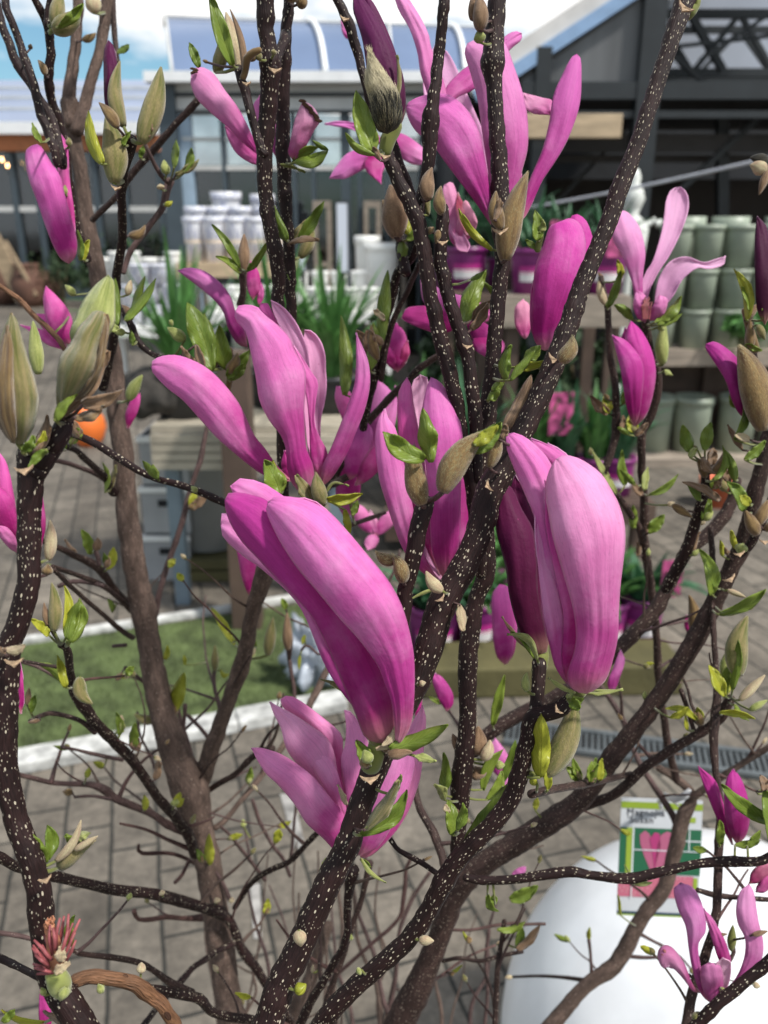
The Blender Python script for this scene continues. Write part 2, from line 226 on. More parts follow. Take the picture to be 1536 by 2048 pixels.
# ---------------- object helpers
def tag(o,label=None,cat=None,group=None,kind=None):
    if label: o['label']=label
    if cat: o['category']=cat
    if group: o['group']=group
    if kind: o['kind']=kind
    return o
def empty(name,loc=(0,0,0),label=None,cat=None,group=None,parent=None):
    o=bpy.data.objects.new(name,None); C.objects.link(o); o.location=loc; o.empty_display_size=.02
    if parent: o.parent=parent
    return tag(o,label,cat,group)
def fix(o,parent):
    """parent without moving (things' empties only carry a location)"""
    if parent:
        o.parent=parent
        off=Vector((0,0,0)); p=parent
        while p: off+=p.location; p=p.parent
        o.data.transform(Matrix.Translation(-off))
    return o
class MB:
    def __init__(s): s.v=[];s.f=[];s.uv=[];s.mi=[]
    def add(s,vs,fs,uvs=None,mi=0):
        b=len(s.v); s.v+=[tuple(v) for v in vs]
        for i,f in enumerate(fs):
            s.f.append([b+j for j in f]); s.mi.append(mi)
            s.uv.append([uvs[j] for j in f] if uvs else [(0,0)]*len(f))
        return s
    def box(s,c,sz,rz=0,mi=0):
        c=Vector(c); h=[a/2 for a in sz]; m=Matrix.Rotation(rz,3,'Z')
        vs=[c+m@Vector((x*h[0],y*h[1],z*h[2])) for x in(-1,1) for y in(-1,1) for z in(-1,1)]
        return s.add(vs,[(0,1,3,2),(4,6,7,5),(0,4,5,1),(2,3,7,6),(0,2,6,4),(1,5,7,3)],None,mi)
    def span(s,x0,x1,y0,y1,z0,z1,mi=0): return s.box(((x0+x1)/2,(y0+y1)/2,(z0+z1)/2),(abs(x1-x0),abs(y1-y0),abs(z1-z0)),0,mi)
    def bar(s,p,q,w,h,up=(0,0,1),mi=0):
        p=Vector(p);q=Vector(q);d=(q-p).normalized();u=Vector(up);sd=d.cross(u)
        if sd.length<1e-4: sd=d.cross(Vector((0,1,0)))
        sd.normalize();u=sd.cross(d)
        vs=[a+sd*i*w/2+u*j*h/2 for a in(p,q) for i in(-1,1) for j in(-1,1)]
        return s.add(vs,[(0,1,3,2),(4,6,7,5),(0,4,5,1),(2,3,7,6),(0,2,6,4),(1,5,7,3)],None,mi)
    def lathe(s,prof,c,seg=24,mi=0):
        c=Vector(c);vs=[];fs=[];uv=[]
        for i,(r,z) in enumerate(prof):
            for j in range(seg):
                a=2*PI*j/seg; vs.append(c+Vector((r*math.cos(a),r*math.sin(a),z))); uv.append((j/seg,i/max(1,len(prof)-1)))
        for i in range(len(prof)-1):
            for j in range(seg):
                k=(j+1)%seg; fs.append((i*seg+j,i*seg+k,(i+1)*seg+k,(i+1)*seg+j))
        return s.add(vs,fs,uv,mi)
    def tube(s,pts,rs,seg=12,cap=True,mi=0):
        n=len(pts); pts=[Vector(p) for p in pts]; vs=[];uv=[];fs=[]
        t0=(pts[1]-pts[0]).normalized(); a=Vector((0,-1,0)); u=(a-t0*a.dot(t0))
        if u.length<.1: u=Vector((1,0,0))-t0*t0.x
        u=-u.normalized(); l=0
        for i in range(n):
            t=(pts[min(i+1,n-1)]-pts[max(i-1,0)]).normalized()
            u=(u-t*u.dot(t)).normalized(); w=t.cross(u)
            if i: l+=(pts[i]-pts[i-1]).length
            for j in range(seg+1):
                an=2*PI*j/seg; vs.append(pts[i]+(u*math.cos(an)+w*math.sin(an))*rs[i]); uv.append((j/seg*2*PI*max(rs),l))
        for i in range(n-1):
            for j in range(seg):
                q=i*(seg+1)+j; fs.append((q,q+1,q+seg+2,q+seg+1))
        if cap:
            fs.append(tuple(range(seg-1,-1,-1))); b=(n-1)*(seg+1); fs.append(tuple(b+j for j in range(seg)))
        return s.add(vs,fs,uv,mi)
    def build(s,name,ms,parent=None,smooth=False,bev=0):
        me=bpy.data.meshes.new(name); me.from_pydata(s.v,[],s.f)
        ly=me.uv_layers.new(name='UVMap'); fl=[c for f in s.uv for c in f]
        for i,c in enumerate(fl): ly.data[i].uv=c
        if not isinstance(ms,(list,tuple)): ms=[ms]
        for m in ms: me.materials.append(m)
        me.polygons.foreach_set('material_index',s.mi)
        if smooth: me.polygons.foreach_set('use_smooth',[True]*len(me.polygons))
        me.update(); o=bpy.data.objects.new(name,me); C.objects.link(o); fix(o,parent)
        if bev:
            b=o.modifiers.new('b','BEVEL'); b.width=bev; b.segments=2; b.limit_method='ANGLE'
        return o
def cr4(a,b,c,d,t): return .5*((2*b)+(c-a)*t+(2*a-5*b+4*c-d)*t*t+(3*b-a-3*c+d)*t**3)
def spline(pts,n):
    """centripetal-ish Catmull-Rom resampled to n points by arc length; pts tuples"""
    k=len(pts); ext=[tuple(2*a-b for a,b in zip(pts[0],pts[1]))]+list(pts)+[tuple(2*a-b for a,b in zip(pts[-1],pts[-2]))]
    dense=[]
    for i in range(k-1):
        for j in range(10):
            dense.append(tuple(cr4(ext[i][c],ext[i+1][c],ext[i+2][c],ext[i+3][c],j/10) for c in range(len(pts[0]))))
    dense.append(tuple(pts[-1]))
    acc=[0]
    for a,b in zip(dense,dense[1:]): acc.append(acc[-1]+math.hypot(a[0]-b[0],a[1]-b[1])+1e-9)
    out=[];j=0
    for i in range(n):
        s=acc[-1]*i/(n-1)
        while j<len(acc)-2 and acc[j+1]<s: j+=1
        t=(s-acc[j])/(acc[j+1]-acc[j]); t=min(1,max(0,t)); out.append(tuple(a+(b-a)*t for a,b in zip(dense[j],dense[j+1])))
    return out
def nums(s,k): 
    v=[float(x) for x in s.replace(',',' ').split()]; return [tuple(v[i:i+k]) for i in range(0,len(v),k)]
M['furolive']=mat('bud_hairs',(.34,.29,.15),.7,var=.4,scale=90)
M['furpale']=mat('silky_hairs',(.36,.31,.19),.6,var=.4,scale=90)
# ================================================================ MAGNOLIA
MBASE=Vector((.02,.50,.42))
mag=empty('magnolia_shrub',MBASE,'tall bare stemmed magnolia with large pink goblet flowers and speckled dark twigs filling the foreground','magnolia')
BRP=[]
def stalk(mb,x,y,base,d,w):
    best=None
    for bx,by,bp,br in BRP:
        q=math.hypot(bx-x,by-y)-br
        dd=abs((bp-CP).dot(ray(768,1024))-d); s=q+dd*260
        if best is None or s<best[0]: best=(s,q,bp)
    if best and best[1]<60 and best[0]<75:
        a=best[2]; r=max(.0006,min(.0016,w*.13*d/F)); m=a.lerp(base,.55)+Vector((0,0,-.0008)); mb.tube([a,m,base],[r*1.3,r*1.1,r],7,mi=1); return True
    return False
def BR(data,d0,d1,m='bark',name='branch',par=None,node=1,ext=None):
    p=nums(data,3); L_=sum(math.hypot(a[0]-b[0],a[1]-b[1]) for a,b in zip(p,p[1:]))
    n=max(6,int(L_/9)); s=spline(p,n); pts=[];rs=[];sd=random.random()*99
    nodes=[]; q=random.uniform(20,60)
    while q<L_: nodes.append((q,random.uniform(.03,.13))); q+=random.uniform(55,120)*(.36/max(d0,.36))**.5
    for i,(x,y,r) in enumerate(s):
        t=i/(n-1); l=t*L_; d=d0+(d1-d0)*t+.002*noise.noise(Vector((sd,t*5,0)))
        k=(.9 if m=='bark3' or (m=='bark2' and r>17) else .97)+.06*noise.noise(Vector((sd,l/14,1)))
        if node:
            for a,h in nodes: k+=h*node*math.exp(-((l-a)/(r*.4+1.5))**2)
        jx=.9*noise.noise(Vector((sd,l/25,5))); rr=r*k
        pts.append(P(x+jx*min(3,r*.3),y,d)); rs.append(rr*d/F)
    for (x,y,r),pp in zip(s,pts): BRP.append((x,y,pp,r))
    v0=(pts[0]-pts[1]).normalized(); pts.insert(0,pts[0]+v0*rs[0]*.45); rs.insert(0,rs[0]*.78); pts.insert(0,pts[0]+v0*rs[1]*.25); rs.insert(0,rs[1]*.3)
    if not ext: v0=(pts[-1]-pts[-2]).normalized(); pts.append(pts[-1]+v0*rs[-1]*.5); rs.append(rs[-1]*.7)
    if ext:
        for e,rr in ext: pts.append(Vector(e)); rs.append(rr)
    big=max(rs)>.003
    b=MB().tube(pts,rs,20 if max(a[2] for a in p)>13 else 12 if max(a[2] for a in p)>6 else 8)
    return b.build(name,M[m],par or mag,True)
POT=Vector(MBASE)
def foot(dx,r): return [((POT.x+dx*2,POT.y+.01,.62),r),((POT.x+dx,POT.y,.40),r*1.1)]
# -- near stems (dark, sharply speckled)
BR('1403 -70 18 1385 -20 19 1364 18 20 1331 117 17 1301 207 17 1271 300 17 1243 367 19 1221 433 18 1194 500 18 1167 562 19 1147 622 20 1114 712 22 1074 805 23 1037 879 24 1012 929 26 979 985 29 955 1074 27 915 1157 28 885 1207 30 859 1291 29 839 1351 27 790 1450 26 748 1540 27 719 1619 25 692 1696 26 655 1769 28 625 1836 28 595 1903 29 562 1969 30 540 2036 31 505 2130 33',.40,.365,ext=foot(.05,.0075),name='stem',node=.6)
BR('1000 -30 18 995 0 18 987 95 21 985 128 26 988 167 17 994 267 17 999 333 18 1002 460 19 1003 480 16 1005 512 16 999 579 16 989 679 16 982 779 18 975 829 19 968 930 22 965 1010 21 972 1140 20 955 1190 17 942 1257 20 935 1340 20 936 1424 18 930 1500 20 922 1560 22 918 1640 17 915 1720 14',.425,.47,name='stem',node=.4)
BR('1150 1388 13 1120 1417 17 1085 1428 17 1064 1436 17 1056 1474 17 1044 1524 18 1024 1596 19 979 1656 19 929 1703 19 895 1749 21 862 1813 20 832 1859 19 799 1896 19 729 1956 19 679 2003 20 652 2036 21 600 2120 23',.37,.42,name='stem',ext=foot(.03,.006))
BR('1078 1325 15 1077 1370 14 1070 1432 15',.385,.38,'bark',name='branch',node=.3)
BR('57 905 24 62 960 26 58 1024 24 59 1124 23 55 1174 23 37 1241 23 20 1290 23 15 1340 25 12 1424 24 11 1524 24 20 1586 24 37 1653 24 64 1723 25 78 1786 25 83 1836 26 90 1900 25 107 1963 28 133 2003 30 160 2048 31 190 2110 34',.31,.33,name='stem',ext=foot(-.1,.006),node=.5)
BR('132 838 17 118 870 22 92 905 26 66 945 26',.31,.31,name='branch',node=0)
BR('532 -20 18 530 30 18 535 83 17 541 130 22 538 200 18 531 267 19 529 333 16 536 433 15 552 512 15 556 562 14 556 622 13 560 760 13 566 900 13 565 1000 13',.42,.5,name='stem')
BR('579 -20 11 577 30 11 571 70 12 569 133 14 565 233 15 568 333 15 573 433 13 579 512 12 580 562 12 583 640 11 590 760 11 585 900 11',.45,.52,name='stem')
BR('571 70 12 558 105 10 545 140 12',.45,.43,name='branch',node=0)
BR('477 135 8 482 160 9 490 180 10 503 233 9 522 296 9 530 310 9',.42,.425,name='branch')
BR('520 100 6 506 106 8 494 118 8 492 140 7 484 160 7',.41,.42,'n','branch')
BR('665 -20 10 675 0 9 690 30 10 697 45 11 712 93 10 725 143 9 745 215 9 775 265 8 789 290 8 802 333 9 822 383 9 835 415 9',.43,.45,name='branch')
BR('770 300 13 785 335 14 799 367 14 812 393 15 832 433 16 845 483 15 849 512 15 862 595 15 882 679 16 899 745 16 915 812 14 925 879 13 939 945 13 948 1012 14 960 1100 13 962 1150 12',.40,.44,name='stem')
BR('891 -20 12 889 0 12 882 67 11 875 133 12 866 205 13 861 240 19 859 290 15 858 317 14 848 370 12 842 395 11 837 425 12',.40,.42,name='stem')
BR('886 415 12 886 440 13 884 467 13 880 512 14 889 562 14 902 612 14 920 665 14 930 695 17 936 715 14 942 762 14 949 812 14 952 879 13 955 960 13',.41,.43,name='stem')
BR('853 1003 17 845 1024 19 832 1074 19 825 1124 17 812 1174 16 808 1217 16 795 1290 16 790 1380 18 775 1480 18',.352,.362,name='branch',node=.4)
# -- middle distance stems
BR('1545 850 15 1534 880 14 1525 930 14 1510 985 17 1494 1067 20 1457 1147 18 1424 1214 20 1391 1277 21 1357 1334 20 1324 1384 20 1291 1431 20 1257 1474 21 1217 1524 22 1197 1553 22 1157 1603 23 1107 1639 26 1057 1670 25 1024 1692 25 979 1719 25 935 1752 28 905 1796 27 885 1856 24 862 1913 25 839 1969 30 805 2036 33 780 2110 34',.52,.66,'bark2','trunk',ext=foot(.02,.013),node=.5)
BR('1548 985 8 1525 1040 9 1500 1090 9 1480 1110 8',.5,.52,'bark','branch')
BR('1475 960 9 1454 1024 13 1417 1067 13 1374 1104 13 1344 1157 13 1317 1211 15 1277 1257 15 1237 1297 15 1180 1350 14 1100 1400 14 1024 1438 15 979 1467 14 935 1510 12',.6,.62,'bark2','branch')
BR('1410 925 8 1411 960 9 1407 990 10 1391 1044 11 1367 1114 12 1350 1145 12 1330 1180 10',.52,.57,'bark','branch')
BR('1201 555 6 1207 590 8 1214 612 7 1221 712 7 1231 785 8 1231 862 9 1222 905 8 1208 945 8 1200 975 7',.6,.62,'bark2','branch')
BR('1291 640 9 1298 690 8 1312 735 8 1316 770 9 1312 800 9 1296 845 9 1284 870 9 1284 945 8 1289 1012 9 1287 1074 10 1297 1141 9 1307 1207 8 1314 1291 8 1317 1357 8 1331 1457 8 1344 1524 8 1352 1560 8',.58,.72,'bark2','branch')
BR('1235 990 6 1257 1024 7 1275 1050 7 1287 1080 8',.62,.64,'bark2','branch')
BR('1318 1536 8 1351 1556 9 1384 1593 11 1366 1636 16 1353 1686 16 1341 1736 15 1324 1783 16 1284 1836 16 1251 1896 17 1224 1936 17 1174 1969 15 1134 2013 16 1107 2046 17 1060 2110 17',.74,.78,'bark3','trunk',ext=foot(.05,.008))
BR('1384 1596 9 1420 1570 8 1480 1530 7 1545 1490 7',.74,.7,'bark3','branch')
BR('1200 1370 5 1240 1430 6 1262 1490 5 1290 1545 6 1340 1620 7 1352 1650 6',.78,.76,'twig','branch')
BR('1421 1057 6 1426 1140 6 1426 1241 6 1431 1324 6 1434 1391 8 1428 1450 10 1427 1484 9 1431 1536 7 1440 1619 8 1437 1703 9 1434 1803 9 1424 1869 9 1407 1919 10 1384 1986 10 1374 2048 11 1360 2110 11',.56,.5,'bark2','branch',ext=foot(.06,.004))
BR('1462 1396 9 1445 1425 12 1430 1446 10 1391 1471 10 1341 1501 10 1291 1534 10 1231 1587 10 1167 1613 10 1100 1643 10',.55,.62,'bark2','branch')
BR('1391 1471 4 1372 1410 5 1362 1380 5',.56,.56,'bark2','branch')
BR('1262 1548 6 1200 1562 7 1157 1570 8 1110 1578 8 1062 1588 9',.6,.4,'bark2','branch')
BR('930 1755 8 960 1760 9 1024 1759 9 1134 1744 11 1180 1750 9 1257 1757 11 1324 1743 10 1401 1727 9 1457 1723 11 1524 1721 9 1570 1690 9',.5,.46,'bark','branch')
BR('1395 1780 5 1430 1790 6 1475 1795 5 1550 1800 5',.56,.55,'bark2','branch')
BR('1550 1910 12 1536 1926 12 1491 1963 12 1441 2003 12 1407 2036 12 1350 2090 12',.46,.47,'bark','branch')
BR('1465 1880 3 1468 1905 4 1460 1920 4 1450 1935 3',.52,.52,'twig','twig')
BR('1183 1945 4 1181 1910 3 1178 1880 4',.77,.77,'twig','twig')
BR('1254 1912 4 1285 1915 4 1330 1914 3',.77,.76,'twig','twig')
BR('-20 1702 10 0 1714 10 33 1733 10 103 1751 11 167 1766 10 233 1780 11 300 1787 11 350 1799 12 417 1818 11 443 1826 14',.45,.66,'bark','branch')
BR('158 -20 11 155 30 12 150 100 12 143 150 13 137 207 15 142 250 15',.62,.62,'bark3','branch',node=.4)
BR('222 -20 13 216 0 13 203 83 12 187 143 12 170 207 13 155 262 15',.62,.62,'bark3','branch',node=.4)
BR('228 -20 5 226 30 6 230 80 6 236 125 5',.63,.63,'bark2','branch')
BR('140 205 20 148 283 17 160 333 16 167 400 17 177 467 19 190 520 19 212 640 20 227 745 22 233 812 22 247 912 22 253 1012 23 263 1091 25 277 1174 25 288 1224 28 295 1274 25 307 1341 26 320 1407 27 340 1474 30 357 1524 34 380 1580 41 395 1646 32 417 1736 28 430 1819 28 443 1903 28 457 2003 29 467 2048 30 480 2120 31',.62,.74,'bark3','trunk',ext=foot(-.03,.014),node=.35)
BR('640 985 13 610 1010 14 570 1060 15 540 1110 17 528 1150 21 519 1180 19 505 1224 17 493 1291 17 480 1341 20 467 1374 17 443 1441 17 425 1491 19 408 1545 20 392 1590 22',.50,.73,'bark3','trunk',node=.4)
BR('-12 -20 9 0 40 9 17 83 9 37 133 10 60 165 9 80 200 9 100 232 10 115 280 10 127 333 9',.5,.5,'bark','branch')
BR('8 -20 8 14 20 8 33 67 8 53 127 9 68 170 9 76 210 9 88 245 9 106 290 10 117 330 8',.48,.49,'bark','branch')
BR('60 -20 6 78 15 8 96 50 10 101 100 9 98 157 10 103 200 9 117 240 10 127 283 10 134 333 9 141 383 9 148 433 9 160 483 10 175 520 10',.48,.55,'bark','branch')
BR('96 50 9 105 20 13 108 -20 14',.48,.48,'bark','branch',node=0)
BR('262 280 13 255 305 14 247 333 12 243 400 9 245 467 9 240 512 9 233 545 9 232 600 9 230 655 10 220 712 9 208 755 11 205 775 10',.43,.6,'bark','branch')
BR('397 200 8 350 250 7 307 300 8 263 350 7 233 393 6 200 425 6 185 440 6',.56,.61,'bark2','branch')
BR('340 362 9 333 385 8 323 417 7 293 460 6 263 500 6 246 545 6',.58,.58,'twig','branch')
BR('291 290 4 300 310 4 322 350 5 338 365 6',.55,.57,'twig','twig')
BR('133 862 8 187 885 8 250 925 8 307 955 7 377 975 8 447 1005 8 500 1030 8',.5,.47,'bark','branch')
BR('120 889 7 150 900 6 167 915 7 190 935 7 210 955 8 228 985 11',.58,.66,'bark','branch')
BR('100 919 5 130 925 5 160 935 5 190 947 5 213 962 6',.6,.66,'twig','branch')
BR('415 850 4 408 885 5 400 922 6 387 960 5 377 995 6 360 1057 6 337 1124 6 320 1180 6 312 1230 6',.72,.72,'twig','branch')
BR('-20 1038 6 0 1044 6 30 1058 6 107 1091 6 150 1111 7 185 1128 9 208 1150 8 233 1184 8 262 1215 10',.5,.71,'bark2','branch')
BR('198 1130 5 196 1115 5 190 1100 5',.62,.62,'twig','twig')
BR('105 1133 5 157 1151 5 207 1172 6 247 1205 6 262 1222 6',.5,.71,'bark2','branch')
BR('108 1140 5 150 1181 5 200 1224 5 247 1264 6 265 1275 6',.5,.71,'bark2','branch')
BR('118 1172 5 145 1163 5 180 1165 5 207 1172 5',.6,.6,'twig','twig')
BR('226 1292 4 252 1290 4',.7,.7,'twig','twig')
BR('250 1335 4 270 1350 4 288 1364 4',.7,.72,'twig','twig')
BR('122 1290 7 135 1300 8 143 1357 8 147 1385 9 165 1410 12 193 1447 11 225 1480 11 255 1510 11 283 1545 10 317 1596 10 353 1636 10 377 1669 12 390 1710 10',.48,.70,'bark','branch')
BR('60 1443 5 85 1430 5 110 1427 5 160 1441 5 190 1464 7',.54,.56,'bark2','branch')
BR('123 1494 4 155 1500 3 183 1507 4 245 1520 4',.64,.67,'twig','twig')
BR('38 1321 4 83 1337 4 130 1365 4',.55,.55,'twig','twig')
BR('28 1547 5 65 1556 5 110 1566 5 177 1569 6 205 1577 9 232 1597 8 262 1610 8 300 1626 7 333 1648 8 370 1665 8',.6,.72,'twig','branch')
BR('150 1594 3 185 1592 3 222 1598 4',.65,.65,'twig','twig')
BR('277 1690 3 282 1706 4 333 1706 4 363 1713 4 387 1726 4',.68,.74,'red','twig')
BR('350 1765 4 365 1748 4 378 1722 4',.7,.72,'red','twig')
BR('268 1822 5 276 1838 4 300 1839 5 333 1834 5 370 1837 5 405 1835 8',.66,.74,'red','twig')
BR('-20 1864 5 0 1866 5 40 1872 5 70 1880 4',.5,.5,'twig','twig')
BR('145 1900 4 165 1908 5 233 1916 6 280 1926 6 310 1943 6 347 1969 8 385 1985 7',.5,.58,'bark2','branch')
BR('-20 1908 7 0 1916 8 40 1935 7 78 1955 7 110 1972 6',.36,.34,'bark','branch')
BR('225 1962 6 270 1975 8 313 1979 9 360 1989 10 400 1998 10 420 2022 9 460 2034 9 500 2040 10 560 2062 10',.45,.6,'bark','branch')
BR('467 1887 7 440 1899 6 417 1915 6 385 1936 6 355 1970 7 327 2000 6 300 2035 6 280 2060 6',.70,.6,'bark','branch')
BR('443 1826 11 462 1846 9 478 1886 9 495 1915 11 512 1935 9 530 1965 9 560 2010 9 590 2060 9',.70,.74,'bark','branch')
BR('470 1815 6 485 1790 6 512 1757 6 545 1738 6 579 1723 6 612 1689 6 645 1655 6',.70,.62,'bark','branch')
BR('430 1655 7 450 1640 6 483 1600 6 512 1566 7 560 1500 7 612 1424 8 655 1340 8 710 1270 8',.72,.8,'bark3','branch')
BR('415 1582 6 445 1563 6 473 1546 6 510 1510 7 545 1497 8',.72,.66,'bark2','branch')
BR('440 1652 3 460 1670 3 483 1699 4 512 1736 4 530 1760 4',.72,.78,'twig','twig')
BR('425 1735 4 445 1765 4 460 1800 5',.71,.71,'twig','twig')
BR('505 1600 4 520 1645 4 545 1690 4 565 1716 4 580 1752 4',.78,.8,'twig','twig')
BR('592 1605 3 588 1650 3 582 1715 4',.8,.8,'twig','twig')
BR('705 1740 15 697 1790 9 695 1830 8 692 1880 8 660 1940 8 622 2003 9 595 2060 10',.5,.55,'bark','branch')
BR('740 1725 7 722 1800 6 705 1850 6 690 1900 6 660 1985 7 640 2060 7',.6,.64,'bark2','branch')
BR('655 1850 12 640 1900 14 620 1960 16 590 2020 17 570 2090 18',.92,.95,'bark3','trunk',ext=foot(-.01,.009))
BR('820 1720 4 812 1740 4 808 1790 5 795 1840 4 740 1890 4 690 1935 4 660 1960 4',.8,.8,'red','twig')
BR('860 1745 4 835 1780 4 815 1820 4 798 1870 4 790 1960 5 770 2060 5',.85,.86,'twig','twig')
BR('780 1678 6 795 1698 5 812 1709 6 849 1729 6 885 1755 6',.45,.44,'bark','branch')
BR('830 1570 7 833 1593 7 843 1626 8 868 1669 9 885 1715 9 893 1745 9',.55,.52,'bark2','branch')
BR('895 1859 3 940 1860 3 995 1850 3 1040 1845 3',.66,.68,'red','twig')
BR('885 1922 4 920 1916 4 959 1922 4 1000 1912 4 1045 1903 4',.66,.66,'bark2','twig')
BR('1009 1842 5 1004 1880 5 998 1919 6 993 1980 6 989 2060 6',.62,.62,'bark2','branch')
BR('978 1860 4 972 1920 4 975 1990 4 968 2060 4',.8,.8,'twig','twig')
BR('1024 1850 3 1070 1848 3 1090 1848 3',.62,.62,'twig','twig')
BR('800 1100 3 790 1140 3 760 1190 3',.7,.7,'twig','twig')
BR('836 480 7 825 515 8 795 545 9 783 600 9 766 655 10 754 729 10 742 779 9 731 832 8 720 900 8',.5,.58,'bark','branch')
BR('838 528 6 820 570 6 803 605 6 785 645 6 771 700 6 762 760 6',.52,.55,'bark2','branch')
BR('890 705 7 860 722 7 830 745 7 805 772 8 775 800 8 735 845 8 715 870 8 665 960 8 655 975 8',.55,.6,'bark2','branch')
BR('765 868 6 735 885 6 710 898 6 690 910 6',.6,.6,'twig','branch')
BR('770 912 6 740 930 6 712 945 7 665 969 8',.6,.58,'bark2','branch')
BR('770 1025 4 745 1035 5 715 1045 5 690 1055 5',.6,.6,'twig','branch')
BR('805 420 6 800 470 8 803 510 11 812 545 11',.52,.5,'bark','branch')
BR('660 1290 3 640 1310 3 615 1290 3 603 1300 3',.7,.7,'twig','twig')
BR('575 1440 4 590 1400 4 575 1300 4 572 1260 3',.75,.75,'twig','twig')
BR('430 1330 4 428 1370 4 440 1420 5 443 1450 4',.76,.74,'twig','twig')
BR('370 1410 5 368 1440 4 366 1470 4 372 1490 4',.72,.72,'twig','twig')
BR('350 1400 4 362 1440 4 378 1495 5 385 1530 5',.74,.73,'twig','twig')
BR('375 1430 4 400 1455 4 418 1478 4',.74,.73,'twig','twig')
BR('275 1425 3 280 1470 3 300 1510 3 310 1540 3',.78,.78,'twig','twig')
BR('-15 560 5 0 572 5 40 600 6 65 628 6 110 670 6 130 700 5',.5,.5,'dead','branch')
BR('245 620 6 262 650 7 275 680 8 300 705 6 340 722 6',.5,.5,'bark','branch')
BR('1510 700 9 1500 660 8 1490 620 8',.5,.5,'n','branch')
BR('1495 600 8 1500 680 10 1507 730 11 1515 780 12 1528 840 13',.5,.52,'bark','branch')
BR('455 700 10 462 740 8 455 790 7 462 850 7',.52,.55,'n','branch')
BR('485 540 8 487 580 7 480 610 8',.53,.55,'twig','branch')
BR('1390 -20 15 1384 8 17 1372 22 20',.40,.40,'k','branch',node=0)
BR('1075 500 7 1082 470 6 1078 440 6',.45,.45,'k','branch',node=0)
BR('790 250 16 776 280 16 770 305 13',.395,.398,'k','branch',node=0)
BR('1083 1290 15 1082 1318 17 1077 1345 14',.388,.388,'k','branch',node=0)
BR('755 1482 16 750 1505 20 742 1530 22',.352,.36,'k','branch',node=0)
BR('1160 1380 14 1150 1392 15',.37,.37,'k','branch',node=0)
BR('110 1948 20 118 1968 24 128 1985 18',.318,.322,'v','branch',node=0)
BR('150 1962 14 183 1953 14 233 1959 14 270 1968 15 293 1985 15 317 2003 14 335 2025 13 352 2052 13',.34,.36,'dead','branch')
# fine tangle low in the shrub
rt=random.Random(21); pool=[q for q in BRP if q[1]>1180 and (q[2]-CP).dot(ray(768,1024))>.5 and q[3]>4]
TIPS=[]
for k in range(105):
    x,y,pp,r=rt.choice(pool); dd=(pp-CP).dot(ray(768,1024)); an=rt.uniform(-2.9,-.25) if rt.random()<.8 else rt.uniform(-.3,.5); l=rt.uniform(50,210); s=rt.uniform(1.6,4.0)
    q=[(x,y,s*1.4)]; n=rt.randint(3,5)
    for i in range(n): an+=rt.uniform(-.24,.24); x+=math.cos(an)*l/n; y+=math.sin(an)*l/n*.9; q.append((x,y,max(1.1,s*(1-.5*i/n))))
    BR(' '.join('%.0f %.0f %.1f'%p for p in q),dd,dd+rt.uniform(-.06,.12),rt.choice(('twig','bark3','red','bark2')),'twig' if k<62 else 'extra_twig'); TIPS.append((x,y,dd,an))  # the later ones are twigs of the same kind under a second name
for k in range(22):
    x=rt.uniform(430,980); l=rt.uniform(180,420); dd=rt.uniform(.8,1.02); ln=rt.uniform(-.3,.35); s=rt.uniform(2.5,6)
    BR(' '.join('%.0f %.0f %.1f'%(x+ln*l*t+rt.uniform(-10,10),2080-l*t,s*(1-.5*t)) for t in (0,.25,.5,.75,1)),dd,dd+.03,rt.choice(('twig','bark3','bark3','bark3')),'branch')
# ================================================================ petals, buds, leaves
def orient(px):   # signed area in px
    return sum(a[0]*b[1]-b[0]*a[1] for a,b in zip(px,px[1:]+px[:1]))
def PT(fl,tip,base,Ls,Rs,dt,db,col,belly=0,bulge=.4,inner=0,name='petal',n=26,m=13,mats=None,th=.0006,wav=.0006,skew=0):
    A=[tip]+nums(Ls,2)+[base]; B=[tip]+nums(Rs,2)+[base]
    a=spline(A,n); b=spline(B,n); sd=random.random()*77
    if inner: bulge=-bulge
    vs=[];uv=[];fs=[]
    for i in range(n):
        t=i/(n-1); d=dt+(db-dt)*t+belly*math.sin(PI*t)
        hw=math.hypot(a[i][0]-b[i][0],a[i][1]-b[i][1])/2*d/F
        for j in range(m):
            u=-1+2*j/(m-1); x=a[i][0]*(1-u)/2+b[i][0]*(1+u)/2; y=a[i][1]*(1-u)/2+b[i][1]*(1+u)/2
            dd=d-bulge*hw*(1.05*(1-abs(u)**2.3)-.03*math.exp(-(u/.14)**2)*math.sin(PI*min(1,t*1.1)))+wav*(1.6*noise.noise(Vector((sd,t*5,u*1.6)))+2.2*u*u*noise.noise(Vector((sd,t*11,u+9)))+.9*noise.noise(Vector((sd,t*2.5,u*6))))
            dd+=.00015*math.exp(-(u/.12)**2)*(1 if bulge>0 else -1)*min(1,4*(1-t))
            vs.append(P(x,y,dd)); uv.append(((u+1)/2,1-t))
    s=orient([(p[0],p[1]) for p in A]+[(p[0],p[1]) for p in reversed(B)])
    # outside (normal side): towards the camera unless inner
    flip=(s>0)^(bool(inner))
    for i in range(n-1):
        for j in range(m-1):
            q=i*m+j; f=(q,q+1,q+m+1,q+m); fs.append(f if flip else f[::-1])
    o=MB(); o.add(vs,fs,uv); ob=o.build(name,[M[k] for k in (mats or('petal_out','petal_in'))],fl,True)
    ob.color=(col[0]*.95,col[1]*.76,col[2]*.90,1)
    sl=ob.modifiers.new('s','SOLIDIFY'); sl.thickness=th; sl.offset=-1; sl.material_offset=1; sl.material_offset_rim=1
    return ob,vs,(n,m)
def FL(x,y,d,name='flower',label=None):
    e=empty(name,P(x,y,d)-MBASE,parent=mag)
    if label: e['label']=label
    return e
